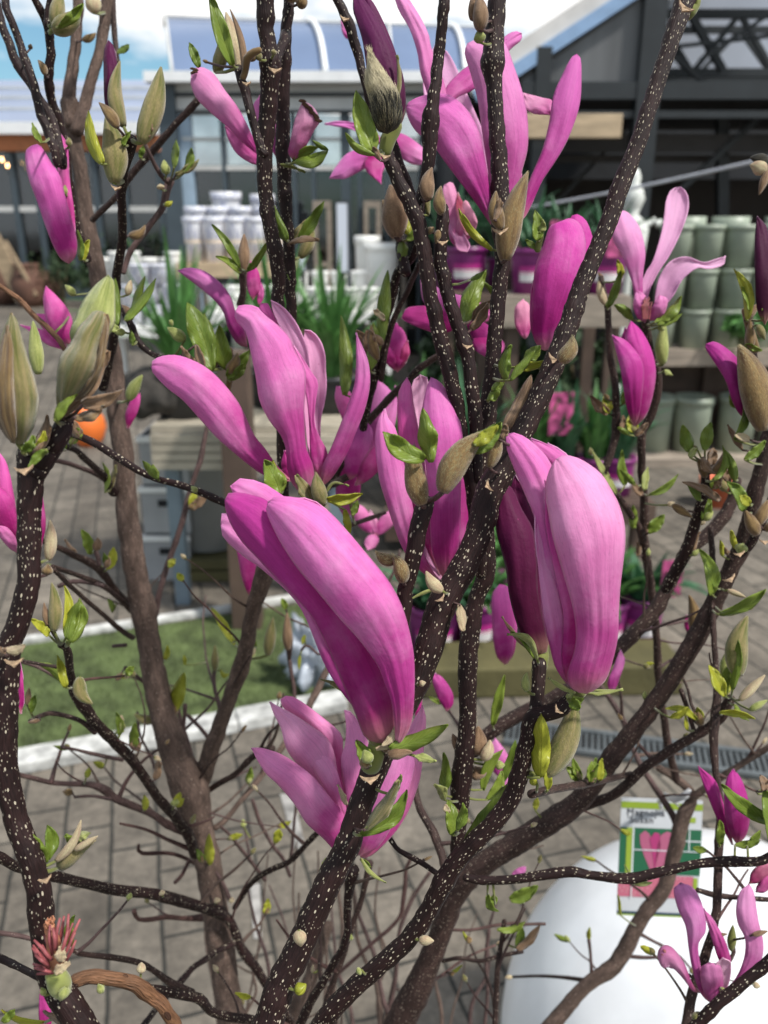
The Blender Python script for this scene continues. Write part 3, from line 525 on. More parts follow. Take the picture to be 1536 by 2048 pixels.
def fur(vs,nm,par,cnt,ln,mt,kind='grid',wd=.00009,lift=.3,name='fur',i0=0,i1=1):
    n,m=nm; b=MB()
    for _ in range(cnt):
        i=random.uniform(1+(n-2.01)*i0,1+(n-2.01)*i1); j=random.uniform(0,m-1.01); a=vs[int(i)*m+int(j)]; nx=vs[max(0,int(i)-1)*m+int(j)]; sx=vs[int(i)*m+min(m-1,int(j)+1)]
        fi,fj=i-int(i),j-int(j); p=Vector(a)+(Vector(nx)-Vector(a))*fi+(Vector(sx)-Vector(a))*fj
        d=(Vector(nx)-Vector(a)); 
        if d.length<1e-6: continue
        d.normalize(); s=(Vector(sx)-Vector(a))
        if s.length<1e-7: continue
        s.normalize(); tocam=(CP-p).normalized()
        l=ln*random.uniform(.5,1.2); dr=(d+tocam*lift*random.uniform(.1,1)+s*random.uniform(-.45,.45)).normalized()
        p=p+tocam*.0001; q=p+dr*l*.5; e=p+(dr+d*.3+tocam*-.15).normalized()*l
        b.add([p-s*wd,p+s*wd,q+s*wd*.7,q-s*wd*.7,e],[(0,1,2,3),(3,2,4)],[(0,0),(1,0),(1,.5),(0,.5),(.5,1)])
    return b.build(name,M[mt],par)
cnt={}
def cap(name,alt):
    cnt[name]=cnt.get(name,0)+1
    return name if cnt[name]<=98 else alt
def LF(x0,y0,x1,y1,w,d,k='g',bend=0,dz=None,roll=None,curl=0,par=None,name=None):
    bend+=random.uniform(-.07,.07)
    n=14;m=7; dx,dy=x1-x0,y1-y0; l=math.hypot(dx,dy); nx,ny=-dy/l,dx/l
    if dz is None: dz=random.uniform(-.35,.25)*l*d/F
    if roll is None: roll=random.uniform(-.7,.7)
    vs=[];uv=[];fs=[]; sd=random.random()*50; prof_p=random.uniform(.7,1.0)
    for i in range(n):
        t=i/(n-1); wd=w*max(.05,math.sin(PI*min(1,(.04+.96*t)**prof_p)))**.75 if t<1 else .4
        cx=x0+dx*t+nx*bend*math.sin(PI*t*.9)*l; cy=y0+dy*t+ny*bend*math.sin(PI*t*.9)*l
        cdp=d+dz*t+curl*t*t*l*d/F; wd*=1+.22*noise.noise(Vector((sd,t*4,2)))
        for j in range(m):
            u=-1+2*j/(m-1); z=abs(u)*wd*d/F*.55*(-1 if roll>0 else 1)+.0030*d/.4*u*u*noise.noise(Vector((sd,t*6,u)))*w/12+.0016*noise.noise(Vector((sd,t*3,7)))*w/12
            vs.append(P(cx+nx*u*wd*math.cos(roll),cy+ny*u*wd*math.cos(roll),cdp+math.sin(roll)*u*wd*d/F+z)); uv.append(((u+1)/2,t))
    for i in range(n-1):
        for j in range(m-1):
            q=i*m+j; fs.append((q,q+1,q+m+1,q+m))
    o=MB(); o.add(vs,fs,uv)
    nm=name or (cap('leaf','extra_leaf') if k in 'gy' else cap('bud_scale','husk'))  # second names hold more leaves and scales of the same kind
    if not par: stalk(o,x0,y0,P(x0,y0,d),d,w)
    ob=o.build(nm,[M[k],M['k' if k in 'gyv' else 'twig']],par or mag,True); s=ob.modifiers.new('s','SOLIDIFY'); s.thickness=.0004 if k in'gy' else .0007
    return ob
def BD(x0,y0,x1,y1,w,d,k='f',bend=0,dz=0,hair=0,par=None,name=None,fat=.75):
    n=18;seg=14; dx,dy=x1-x0,y1-y0; l=math.hypot(dx,dy); nx,ny=-dy/l,dx/l; pts=[];rs=[]; sd=random.random()*60
    for i in range(n):
        t=i/(n-1); r=w*max(.06,math.sin(PI*(.05+.93*t)**fat))**.8*(1+.06*noise.noise(Vector((sd,t*4,0))))
        pts.append(P(x0+dx*t+nx*bend*l*math.sin(PI*t),y0+dy*t+ny*bend*l*math.sin(PI*t),d+dz*t)); rs.append(r*d/F)
    b=MB().tube(pts,rs,seg); 
    # a ridge where the scales overlap, and flattened faces
    n0=seg+1
    for i in range(n):
        c=pts[i]
        for j in range(n0):
            v=Vector(b.v[i*n0+j]); q=v-c; a=j/seg*2*PI
            b.v[i*n0+j]=tuple(c+q*(1+.10*math.cos(2*a+sd)+.07*math.exp(-((j-seg*.3-i*.12)/1.0)**2)))
        for j in range(seg): pass
    b.uv=[[(u/(2*PI*max(rs)),v/(l*d/F)) for u,v in f] for f in b.uv]
    nm=name or cap('flower_bud' if w>=9 else 'leaf_bud','bud')
    nv=len(b.v)
    if not par: stalk(b,x0,y0,pts[0],d,w*1.6)
    ob=b.build(nm,[M[k],M['twig' if k in 'nb' else 'k']],par or mag,True); b.v=b.v[:nv]
    if hair: fur([Vector(v) for v in b.v[::-1][:0]] or [Vector(v) for v in reversed(b.v[:n*n0])],(n,n0),mag if not par else par,int(hair*2.2),.0013,'furolive',name='fur',lift=.55,wd=.00006)
    return ob
def SC(x,y,ang,w,d):
    """pale triangular leaf scar on a stem"""
    v=[];c=math.cos(ang);s=math.sin(ang)
    pr=[(-1,-.2),(-.55,.1),(0,.18),(.55,.1),(1,-.2),(.72,.32),(.3,.62),(0,1.0),(-.3,.62),(-.72,.32)]
    for px,py in pr:
        q=.14*px*px
        v.append(P(x+(px*c-py*s*.8)*w,y+(px*s+py*c*.8)*w,d+q*w*d/F*2.5))
    b=MB(); b.add(v,[tuple(range(len(v)))]); o=b.build('leaf_scar',M['scar'],mag)
    sl=o.modifiers.new('s','SOLIDIFY'); sl.thickness=.0012; sl.offset=0; return o
PK=(.76,.16,.48);LP=(.82,.34,.58);MG=(.50,.045,.28);DK=(.085,.008,.05);VP=(.84,.48,.63);DP=(.60,.07,.34)
# ---- flower 1: the big closed goblet in the centre
f=FL(775,1485,.352)
PT(f,(535,1005),(800,1488),'532 1020 539 1041 562 1087 595 1137 635 1184 679 1237 719 1281 755 1331 769 1367 782 1401 789 1451 790 1480','545 995 562 992 612 999 659 1024 699 1067 739 1114 779 1164 805 1214 822 1274 829 1324 829 1391 822 1451',.338,.345,(.80,.26,.60),-.014,.55,n=40,m=21)
PT(f,(449,1000),(768,1487),'449 1010 458 1042 482 1082 512 1114 552 1157 579 1184 619 1227 642 1267 665 1317 685 1367 709 1424 727 1471 745 1484','453 988 473 984 512 992 545 1010 600 1090 660 1180 730 1270 775 1360 790 1420 790 1470',.347,.349,(.50,.055,.32),-.006,.5,n=40,m=19)  # left petal: its shade is put into a darker colour
PT(f,(460,972),(770,1484),'462 985 500 1030 600 1150 680 1300','465 962 483 956 512 961 545 975 562 989 640 1050 740 1200 790 1400',.356,.352,(.76,.20,.55),.0,.3)
PT(f,(441,1050),(760,1480),'446 1075 467 1096 493 1118 525 1140 600 1215 660 1350','441 1035 450 1020 480 1040 560 1110 680 1300',.362,.354,(.74,.30,.58),.004,.35,inner=0)
PT(f,(740,1330),(795,1486),'745 1360 758 1410 775 1460','765 1340 785 1400 797 1450',.350,.349,(.45,.05,.2),0,.3)
PT(f,(560,1000),(800,1480),'560 1060 640 1190 740 1330 780 1420','640 1010 760 1150 815 1280 822 1420',.372,.356,PK,.014,-.5,inner=0)
LF(765,1492,790,1445,8,.342,'p',.15,name='sepal',par=f); LF(752,1500,792,1496,5,.345,'p',name='sepal',par=f)
# ---- flower 2: the open one, left of centre
f=FL(620,980,.45)
PT(f,(303,733),(585,962),'304 722 323 712 353 710 383 719 413 735 443 762 477 805 500 852 512 875 529 895 555 932','306 746 333 775 367 802 400 839 433 875 467 905 500 932 525 949 560 962',.44,.455,(.78,.25,.57),-.01,.5,n=36,m=17)
PT(f,(470,622),(615,990),'471 640 490 662 500 699 512 759 519 802 539 842 562 872 572 902 575 942 589 975','480 610 512 612 529 629 555 649 579 675 589 699 609 735 612 765 609 812 610 862 614 899 627 932 628 962',.435,.445,(.78,.27,.58),-.012,.5,n=36,m=17)
PT(f,(542,600),(620,950),'545 622 555 645 575 690 600 760 610 850','565 612 589 639 605 669 616 699 620 740 632 850 635 920',.462,.455,LP,.004,.4,inner=1)
PT(f,(521,606),(615,950),'516 612 530 640 560 700 590 800','535 606 548 630 570 680 600 760 610 850',.468,.456,PK,.004,.4)
PT(f,(609,659),(628,945),'606 690 612 720 618 770 625 850','625 662 642 682 651 710 652 739 654 772 650 805 642 840 640 900',.468,.458,LP,.005,.4,inner=1)
PT(f,(586,690),(640,965),'594 740 612 790 618 850 622 920','605 715 622 742 636 765 632 800 629 845 640 875 655 905 650 945',.452,.452,(.72,.2,.5),-.002,.3)
PT(f,(712,665),(643,975),'712 699 712 729 709 765 699 799 682 845 662 895 644 935','725 692 738 729 740 772 730 819 712 865 692 912 665 955',.44,.45,(.68,.2,.5),-.006,.45,n=34)
PT(f,(569,900),(600,965),'562 930 575 955','590 920 600 950',.455,.455,MG,0,.3)
# ---- flower 3: the large closed one on the right
f=FL(1170,1385,.37)
PT(f,(1112,918),(1172,1388),'1101 935 1092 962 1091 995 1096 1024 1105 1074 1121 1131 1137 1184 1147 1224 1152 1271 1147 1307 1135 1344 1138 1371 1155 1384','1127 910 1151 914 1177 927 1204 949 1223 979 1238 1008 1249 1045 1251 1084 1247 1124 1241 1174 1238 1224 1236 1274 1227 1317 1214 1357 1194 1378',.345,.36,(.84,.42,.65),-.014,.55,n=40,m=21)
PT(f,(1012,868),(1160,1386),'1014 900 1031 945 1051 992 1067 1031 1072 1074 1078 1124 1080 1177 1086 1237 1099 1291 1109 1331 1127 1361 1145 1380','1034 866 1067 886 1101 925 1125 1000 1140 1100 1155 1200 1160 1300 1158 1370',.362,.366,(.78,.26,.58),-.008,.45,n=36,m=17)
PT(f,(1073,1010),(1150,1383),'1071 1060 1076 1130 1081 1180 1090 1240 1104 1300 1117 1345','1085 1060 1100 1130 1119 1200 1131 1260 1130 1330 1140 1370',.357,.362,(.80,.38,.62),-.006,.35)
PT(f,(1090,960),(1158,1385),'1090 1040 1102 1110 1117 1180 1127 1240 1124 1320 1137 1365','1110 1000 1125 1090 1150 1180 1160 1260 1150 1340 1158 1370',.354,.362,(.70,.13,.45),-.008,.3)
PT(f,(1062,877),(1175,1380),'1064 890 1100 930 1130 1000 1160 1200','1085 884 1112 896 1135 912 1180 950 1215 1050 1225 1200 1200 1340',.378,.372,(.72,.18,.5),.01,.3)
PT(f,(1095,885),(1180,1370),'1100 920 1140 1010','1120 897 1140 915 1190 980 1200 1200',.384,.374,(.78,.3,.58),.012,.3,inner=1)
LF(1150,1388,1098,1356,5,.36,'v',name='sepal',par=f); LF(1175,1386,1246,1376,4,.365,'v',.1,name='sepal',par=f)
f=FL(1082,1310,.385)  # dark maroon companion bloom, its shade put into the petal colours
PT(f,(1000,960),(1080,1310),'990 1000 992 1060 1002 1100 1012 1141 1018 1190 1031 1241 1047 1284 1064 1306','1024 975 1044 1018 1067 1061 1074 1124 1077 1191 1091 1257 1096 1300',.39,.386,(.115,.008,.06),-.006,.5)
PT(f,(1030,950),(1085,1310),'1015 1000 1015 1100 1030 1200','1060 1000 1078 1060 1085 1180 1098 1290',.40,.39,(.13,.01,.07),.006,.4)
LF(1062,1302,1005,1232,5,.38,'b',name='sepal',par=f)
# ---- flower 4: the upright one in the centre
f=FL(890,1165,.44)
PT(f,(862,754),(895,1165),'853 775 845 812 840 862 848 912 855 960 859 1012 862 1091 873 1131 885 1155','878 762 893 780 909 812 922 849 926 885 923 929 922 979 921 1057 918 1091 908 1131',.43,.435,(.68,.17,.49),-.012,.55,n=36,m=17)
PT(f,(769,817),(882,1165),'756 839 750 872 752 912 759 962 772 1005 789 1057 805 1097 828 1130 858 1155','778 838 792 859 805 912 819 979 832 1044 848 1107 868 1145',.43,.438,(.76,.25,.56),-.008,.5,n=34,m=15)
PT(f,(814,754),(880,1150),'800 775 795 800 795 845 802 920 820 1000 850 1090','823 772 828 812 839 865 848 912 858 1010 868 1100',.442,.442,(.70,.13,.42),-.002,.45)
PT(f,(840,749),(880,1130),'826 762 822 790 834 850','852 752 858 770 850 850 860 1000',.455,.448,VP,.004,.3,inner=1)
PT(f,(900,800),(900,1160),'860 900 860 1050','940 900 940 1080',.452,.446,(.55,.08,.35),.006,.4)
PT(f,(812,1000),(885,1166),'815 1060 838 1125','860 1060 880 1140',.446,.442,VP,.0,.4,inner=1)
# ---- flower 5: bottom centre
f=FL(715,1712,.42)
PT(f,(503,1496),(705,1716),'512 1516 532 1548 555 1569 589 1609 612 1646 645 1676 672 1703','520 1495 540 1500 562 1508 592 1526 629 1556 662 1596 688 1628 705 1680',.41,.415,(.86,.36,.62),-.01,.45,n=34)
PT(f,(539,1404),(705,1705),'548 1430 562 1457 572 1497 592 1526 640 1580 680 1640','556 1412 585 1427 622 1451 655 1477 669 1507 676 1548 695 1620',.42,.42,(.90,.52,.70),-.006,.4)
PT(f,(572,1391),(710,1700),'560 1400 570 1420 610 1450 650 1500 690 1600','588 1394 606 1405 645 1434 682 1467 686 1495 690 1560 705 1650',.43,.422,(.84,.32,.58),.0,.4)
PT(f,(602,1490),(700,1690),'606 1508 625 1540 660 1600','620 1493 642 1503 668 1526 690 1600',.417,.418,(.88,.42,.64),-.008,.4)
PT(f,(688,1421),(715,1712),'692 1450 690 1490 682 1515 686 1570 700 1640','705 1427 727 1461 742 1510 745 1600 735 1680',.418,.418,(.86,.40,.64),-.005,.4)
PT(f,(845,1411),(722,1716),'832 1431 815 1460 790 1500 772 1548 745 1620 715 1690','852 1435 850 1474 842 1548 835 1576 819 1619 795 1659 765 1693 740 1713',.415,.42,(.90,.44,.65),.0,.45,n=32)
PT(f,(805,1480),(720,1712),'770 1520 740 1600 715 1670','830 1530 800 1620 760 1690',.41,.416,(.78,.32,.6),-.004,.35)
LF(722,1716,775,1762,5,.41,'v',.1,name='sepal',par=f); LF(660,1712,642,1742,4,.42,'v',name='sepal',par=f); LF(720,1718,742,1735,5,.42,'g',name='sepal',par=f)
LF(692,1610,676,1570,6,.4,'p',name='sepal',par=f)
# ---- upper left petal flower
f=FL(140,525,.5)
PT(f,(66,290),(138,528),'52 300 51 325 58 360 73 400 90 450 107 493 122 518','80 290 98 317 119 350 131 393 144 440 154 480 152 512',.49,.5,(.74,.20,.55),-.006,.5,n=32)
PT(f,(118,265),(145,520),'108 280 115 340 130 420','135 290 140 360 150 440',.51,.505,PK,.004,.4)
# ---- browning flower behind the twin stems
f=FL(545,320,.47)
PT(f,(383,150),(540,325),'381 167 393 197 423 227 457 256 483 283 512 307','392 135 410 136 430 150 450 180 475 213 495 250 515 293',.46,.47,(.80,.38,.62),-.004,.5,n=32,m=15)
PT(f,(450,252),(530,330),'455 275 473 307 505 328','480 262 500 290 520 312',.475,.473,(.72,.24,.5),0,.4)
PT(f,(605,202),(585,320),'590 238 580 283 576 305','625 212 640 240 628 262 612 293 595 316',.46,.47,(.82,.50,.62),-.003,.45)
PT(f,(520,190),(555,320),'506 215 520 260','545 205 560 250',.48,.475,(.76,.3,.6),.003,.4)
b=MB()
for k in range(16):
    t=k/15; x=603+36*t+random.uniform(-2,2); y=201+42*t**1.2+random.uniform(-2,2); b.lathe([(.0002,-.0008),(.0016,-.0003),(.0012,.0006),(.0002,.0009)],P(x,y,.458),6)
b.build('withered_edge',M['dead'],f)
b=MB()
for k in range(7):
    b.lathe([(.0002,-.0006),(.0014,-.0002),(.001,.0005),(.0002,.0007)],P(388+random.uniform(-4,6),142+random.uniform(-5,5),.455),6)
b.build('withered_edge',M['dead'],f)
# ---- flower 8: the big open flower top centre
f=FL(1010,445,.45)
PT(f,(812,215),(990,462),'816 236 832 263 865 290 889 323 922 367 952 407 978 445','820 202 850 190 889 187 915 200 940 227 960 267 970 317 980 367 988 433',.435,.445,(.72,.22,.55),-.01,.5,n=36,m=17)
PT(f,(935,86),(1005,450),'929 107 942 150 955 200 962 250 972 317 982 383 990 430','955 78 985 74 1010 86 1031 140 1046 187 1055 233 1056 293 1045 340 1032 393 1022 430',.45,.45,(.78,.34,.62),-.004,.45,n=36,m=17)
PT(f,(788,-30),(905,330),'790 0 800 25 820 60 835 107 840 143 852 180 870 240','812 -10 826 10 842 36 858 70 864 100 890 170 905 250',.48,.465,(.80,.36,.62),.004,.45)
PT(f,(1043,66),(890,230),'1030 62 1010 72 985 98 945 125 915 148 890 180','1043 80 1022 98 992 130 952 176 915 195 898 215',.485,.47,(.76,.26,.58),.004,.4)
PT(f,(1154,107),(1035,445),'1141 117 1124 150 1107 190 1097 250 1084 300 1067 340 1045 395','1162 120 1163 160 1161 200 1151 240 1134 283 1111 323 1086 360 1074 385 1052 430',.46,.455,(.68,.19,.52),.0,.4,n=34)
PT(f,(1047,185),(1105,230),'1048 205 1056 222 1078 229','1065 190 1084 195 1105 202',.5,.49,VP,.0,.3)
PT(f,(870,90),(1000,400),'850 130 850 200 900 300','900 110 940 200 980 300',.51,.47,(.82,.48,.7),.006,.3,inner=1)
PT(f,(1040,340),(1015,450),'1030 380 1015 420','1050 380 1035 425',.455,.45,DP,.0,.3)
# pale star flower behind
f=FL(770,320,.6)
PT(f,(649,248),(775,300),'670 253 700 258 740 278','672 242 712 246 750 262',.6,.6,(.74,.28,.6),0,.3)
PT(f,(659,356),(775,310),'675 357 692 357 725 340 750 325','668 338 690 310 715 299 745 302',.6,.6,(.74,.28,.6),0,.4)
PT(f,(762,368),(760,310),'735 345 728 325 740 308','765 345 772 325',.59,.6,DP,0,.3)
PT(f,(860,325),(775,270),'830 330 800 315 780 290','850 300 820 275 795 265',.61,.6,(.78,.34,.6),0,.4)
PT(f,(682,40),(700,80),'683 60 690 75','692 45 700 65',.62,.62,(.8,.36,.62),0,.3)
# wilted flower lower in the middle
f=FL(905,440,.55)
PT(f,(888,370),(920,500),'880 400 895 440 900 480','905 365 918 400 932 450 935 480',.55,.55,(.80,.42,.58),0,.4)
PT(f,(948,425),(925,490),'930 400 915 440 912 470','955 445 945 470',.54,.55,(.80,.45,.5),0,.4)
PT(f,(935,505),(905,440),'915 500 908 480 900 460','940 490 930 470 920 450',.54,.55,(.76,.28,.5),0,.4,inner=1)
PT(f,(935,470),(915,385),'922 450 912 420','930 440 928 410',.53,.55,(.6,.25,.2),0,.4)
# ---- flower 9
f=FL(1092,700,.47)
PT(f,(1120,446),(1090,702),'1100 452 1086 490 1070 535 1065 595 1063 645 1068 679 1080 697','1140 436 1162 450 1172 490 1165 550 1150 590 1130 640 1108 690',.46,.465,(.66,.09,.44),-.01,.5,n=34,m=17)
PT(f,(1155,428),(1100,698),'1140 436 1130 480 1110 600','1172 440 1184 470 1188 500 1171 545 1152 590 1130 635 1115 670',.475,.47,(.62,.07,.40),.002,.4)
PT(f,(1187,485),(1110,690),'1170 480 1160 540 1130 620','1195 510 1180 560 1150 610 1130 650',.485,.473,(.70,.15,.48),.005,.4)
PT(f,(1068,560),(1082,698),'1060 600 1062 660','1090 600 1098 660',.462,.466,(.6,.07,.36),-.002,.3)
# ---- flower 10 open upper right
f=FL(1291,640,.57)
PT(f,(1238,422),(1289,641),'1222 450 1226 480 1244 512 1257 545 1267 579 1271 622','1254 423 1277 450 1288 483 1291 512 1286 552 1287 612',.565,.57,(.82,.45,.68),-.004,.45)
PT(f,(1361,374),(1287,641),'1343 378 1332 400 1328 430 1322 467 1305 522 1291 545 1279 579 1277 622','1373 384 1378 405 1374 433 1357 477 1337 515 1317 545 1300 580 1293 612',.575,.575,(.84,.5,.70),-.002,.4,inner=1)
PT(f,(1451,512),(1306,625),'1430 518 1407 524 1374 513 1344 520 1324 543 1313 572 1309 600','1447 530 1417 539 1394 537 1365 560 1349 589 1331 611',.56,.57,(.85,.56,.72),-.004,.4,inner=1)
PT(f,(1318,590),(1298,642),'1306 610 1298 630','1335 598 1330 625 1312 640',.56,.57,(.74,.3,.55),-.004,.4)
PT(f,(1272,580),(1291,645),'1266 610 1275 636','1290 590 1300 620',.565,.57,(.74,.3,.55),-.004,.4)
b=MB()
for k in range(14):
    x=1291+random.uniform(-9,9); b.tube([P(x,638,.562),P(x+random.uniform(-4,6),612,.56),P(x+random.uniform(-3,9),592+random.uniform(0,14),.56)],[.0006,.0005,.0003],5)
b.build('stamens',M['stamen'],f)
# ---- flower 11
f=FL(1270,850,.57)
PT(f,(1262,641),(1272,853),'1253 659 1250 690 1262 740 1262 790 1264 830','1281 659 1297 685 1309 719 1312 752 1305 795 1292 832',.565,.57,(.60,.07,.38),-.006,.5,n=30)
PT(f,(1224,670),(1268,853),'1231 699 1241 739 1247 779 1254 819','1251 680 1277 709 1288 739 1284 795 1277 835',.56,.568,(.58,.07,.38),-.01,.5,n=30)
PT(f,(1250,655),(1272,850),'1240 690 1250 760','1275 690 1290 780',.58,.573,(.4,.04,.25),.004,.3)
# ---- flower 12 with furry sheath, right edge
f=FL(1510,850,.49)
PT(f,(1411,688),(1500,838),'1412 700 1431 729 1451 762 1464 802 1480 830','1430 683 1457 699 1481 725 1494 762 1503 800',.49,.49,(.46,.045,.30),-.006,.5)
BD(1525,862,1478,690,33,.475,'n',.06,hair=900,par=f,fat=.85,name='bud_sheath')
# ---- flower 13
f=FL(1472,1690,.5)
PT(f,(1397,1532),(1465,1690),'1400 1550 1418 1600 1440 1650','1430 1560 1445 1600 1460 1650',.505,.5,(.50,.05,.30),0,.4)
PT(f,(1466,1538),(1474,1690),'1452 1560 1448 1610 1456 1660','1482 1556 1496 1596 1500 1636 1492 1672',.495,.5,(.48,.045,.30),-.006,.5)
# ---- flower 14 bottom right, withered
f=FL(1432,2005,.5)
PT(f,(1361,1766),(1425,2006),'1347 1779 1356 1819 1371 1853 1377 1896 1384 1936 1397 1979 1412 2000','1384 1773 1401 1799 1411 1836 1411 1865 1397 1889 1401 1929 1412 1975',.49,.5,(.68,.30,.56),-.004,.5,n=34)
PT(f,(1407,1817),(1452,1940),'1412 1840 1424 1880 1437 1919','1424 1836 1447 1873 1461 1913 1460 1932',.5,.5,(.62,.18,.42),0,.5)
PT(f,(1498,1768),(1445,2000),'1480 1783 1472 1813 1475 1846 1490 1879 1487 1919 1471 1956 1450 1980','1508 1785 1517 1840 1527 1885 1523 1920 1501 1949 1467 1980',.495,.5,(.74,.38,.60),-.002,.45,n=34)
PT(f,(1343,1918),(1400,1985),'1330 1938 1318 1925 1315 1905 1326 1890 1345 1895 1368 1925 1384 1965','1340 1935 1350 1940 1368 1960 1385 1982',.485,.495,(.60,.30,.44),-.003,.5)
PT(f,(1418,1925),(1428,2010),'1402 1935 1402 1965 1412 1995','1440 1930 1447 1960 1444 1990',.488,.498,(.60,.25,.45),-.003,.5)
PT(f,(1445,1915),(1437,2000),'1425 1935 1425 1970','1462 1925 1460 1960 1450 1985',.485,.498,(.80,.52,.6),-.001,.4,inner=1)
b=MB()
for k in range(5): b.lathe([(.0001,-.0006),(.0011,0),(.0001,.0006)],P(1330+random.uniform(-8,10),1912+random.uniform(-12,6),.483),6)
b.build('withered_spot',M['stamen'],f)
# ---- purple bud with silky grey sheath, top centre
f=FL(785,255,.40,'opening_bud')
PT(f,(706,-12),(790,262),'706 20 712 40 725 83 735 150 745 215 768 250','725 -5 752 33 775 73 794 117 806 150 812 195 810 230 800 252',.40,.402,(.12,.014,.085),-.006,.5,n=32,m=17)
PT(f,(720,-20),(790,262),'718 20 730 80 745 160','750 10 790 100 806 180 800 240',.415,.405,(.13,.015,.09),.006,.4)
o,vs,nm=PT(f,(739,103),(775,268),'734 133 730 167 738 200 746 240 757 262','759 127 779 157 799 190 805 227 797 254',.385,.392,(.2,.2,.2),-.008,.55,n=30,m=17,mats=('d','d'),name='silky_sheath')
fur(vs,nm,f,2300,.0052,'furpale',lift=.16,i1=.55)
fur(vs,nm,f,450,.0050,'furpale',lift=.12,i0=.5,i1=1)
fur(vs,nm,f,2400,.0035,'d',lift=.22,i0=.5)
LF(795,200,791,110,5,.388,'f',.04,par=f,name='sepal',dz=0,roll=0)
# ---- dark little bud top left
f=FL(227,235,.44,'opening_bud')
PT(f,(217,80),(226,236),'208 100 207 150 210 210','228 95 238 150 240 200 236 230',.435,.44,(.11,.012,.07),-.004,.6)
PT(f,(219,85),(228,236),'212 110 212 200','232 110 240 190',.447,.443,(.11,.012,.07),.003,.5)
# ---- small ones
def small(x,y,d,items,nm='flower'):
    f=FL(x,y,d,nm)
    for it in items: PT(f,*it,n=18,m=9)
    return f
small(1530,640,.48,[((1514,432),(1530,650),'1509 480 1510 560 1514 620','1536 460 1550 560 1545 620',.48,.48,(.075,.008,.045),-.004,.5)],'opening_bud')
small(130,690,.55,[((91,572),(140,690),'86 600 95 650 118 680','112 590 138 622 148 660',.55,.55,PK,-.003,.5),((72,628),(135,695),'80 650 105 680','95 630 120 660',.56,.55,PK,0,.4),((40,650),(130,700),'70 670 95 690','70 655 105 668',.56,.555,PK,0,.4)])
small(30,1095,.45,[((-5,900),(30,1090),'-10 960 -5 1040','15 930 30 1000 38 1060',.45,.45,PK,-.003,.5),((-30,960),(28,1098),'-30 1020 0 1070','20 990 40 1060',.44,.45,DP,-.003,.5),((-10,1050),(34,1105),'0 1075 20 1098','15 1055 34 1080',.435,.445,(.72,.25,.5),-.003,.4)])
small(75,1010,.5,[((70,940),(80,1100),'62 1000 68 1060','84 990 92 1050',.5,.5,DP,0,.4)])
small(42,1425,.42,[((34,1310),(42,1428),'33 1350 34 1400','45 1350 48 1400',.42,.42,DP,0,.4)])
small(265,855,.62,[((280,785),(255,858),'262 800 250 830','281 800 275 825 262 850',.62,.62,DP,0,.4)])
small(85,2060,.45,[((82,1960),(90,2070),'78 2000 78 2040','96 1990 104 2040',.45,.45,DP,0,.4)])
small(490,690,.52,[((355,541),(495,695),'368 552 400 576 430 602 448 628 455 655 475 688','375 535 405 540 435 560 460 590 475 635 492 665',.51,.52,(.64,.20,.50),-.006,.5)])
small(505,560,.56,[((500,520),(505,600),'493 550 495 580','518 545 520 580',.56,.56,DP,0,.4),((522,565),(518,610),'516 580 514 600','528 580 526 600',.56,.56,PK,0,.4)])
small(500,1190,.6,[((470,1085),(500,1195),'475 1110 482 1150 492 1180','510 1100 512 1150 506 1180',.6,.6,DP,0,.4),((515,1090),(505,1170),'505 1120 500 1150','522 1110 515 1150',.6,.6,PK,0,.4)])
small(985,710,.52,[((803,635),(930,650),'815 645 850 660 885 668','815 615 860 612 900 625',.52,.52,DP,0,.4),((880,585),(985,640),'885 610 920 640 950 650','920 590 960 605 980 620',.53,.52,(.72,.25,.56),0,.4),((1000,700),(930,640),'960 700 940 670','985 660 960 640',.51,.52,(.4,.04,.25),0,.4),((990,725),(955,660),'950 700 945 680','1010 690 985 665',.5,.52,DP,0,.4),((840,560),(900,640),'845 600 870 630','870 570 895 600',.53,.52,(.74,.3,.6),0,.4)])
small(790,740,.6,[((792,645),(795,745),'775 680 775 720','812 670 815 720',.6,.6,DP,-.003,.5),((815,680),(800,740),'800 700 795 725','820 705 812 725',.595,.6,(.5,.05,.2),-.003,.4),((770,690),(790,742),'765 710 775 730','785 700 792 720',.59,.6,DP,-.003,.4)])
small(710,960,.58,[((672,772),(715,900),'670 800 685 840 700 880','690 775 710 800 718 850',.58,.58,PK,0,.4),((755,757),(720,935),'745 790 730 840 718 890','785 790 770 850 745 900',.59,.585,(.70,.25,.55),0,.4),((790,770),(725,950),'780 800 750 860','795 820 780 880 745 930',.6,.59,(.66,.2,.5),.002,.4),((720,830),(700,960),'705 860 690 900 690 940','745 860 740 900 720 945',.575,.58,(.64,.14,.46),-.002,.4),((790,860),(710,970),'760 880 725 920','790 900 760 940 730 965',.57,.58,DP,-.002,.4),((690,905),(690,1040),'675 950 672 1000','720 950 715 1010',.6,.6,DP,0,.4)])
small(745,1060,.75,[((700,1010),(750,1070),'700 1030 725 1060','725 1012 745 1040',.75,.75,LP,0,.4),((790,1015),(752,1072),'765 1030 750 1055','795 1040 770 1065',.75,.75,LP,0,.4),((735,1100),(752,1068),'728 1085 738 1070','750 1095 758 1080',.74,.75,LP,0,.4),((740,1020),(750,1070),'733 1040 740 1060','755 1040 758 1060',.75,.75,VP,0,.4)])
small(1010,1325,.62,[((1000,1168),(1010,1330),'984 1190 984 1250 992 1310','1022 1180 1030 1250 1025 1310',.62,.62,(.60,.13,.42),-.004,.5),((1025,1195),(1015,1328),'1015 1220 1010 1290','1035 1230 1030 1300',.63,.625,(.5,.06,.32),0,.4)])
small(890,1420,.6,[((866,1345),(893,1424),'865 1365 878 1400','885 1355 905 1385 906 1410',.6,.6,(.55,.08,.36),0,.4)])
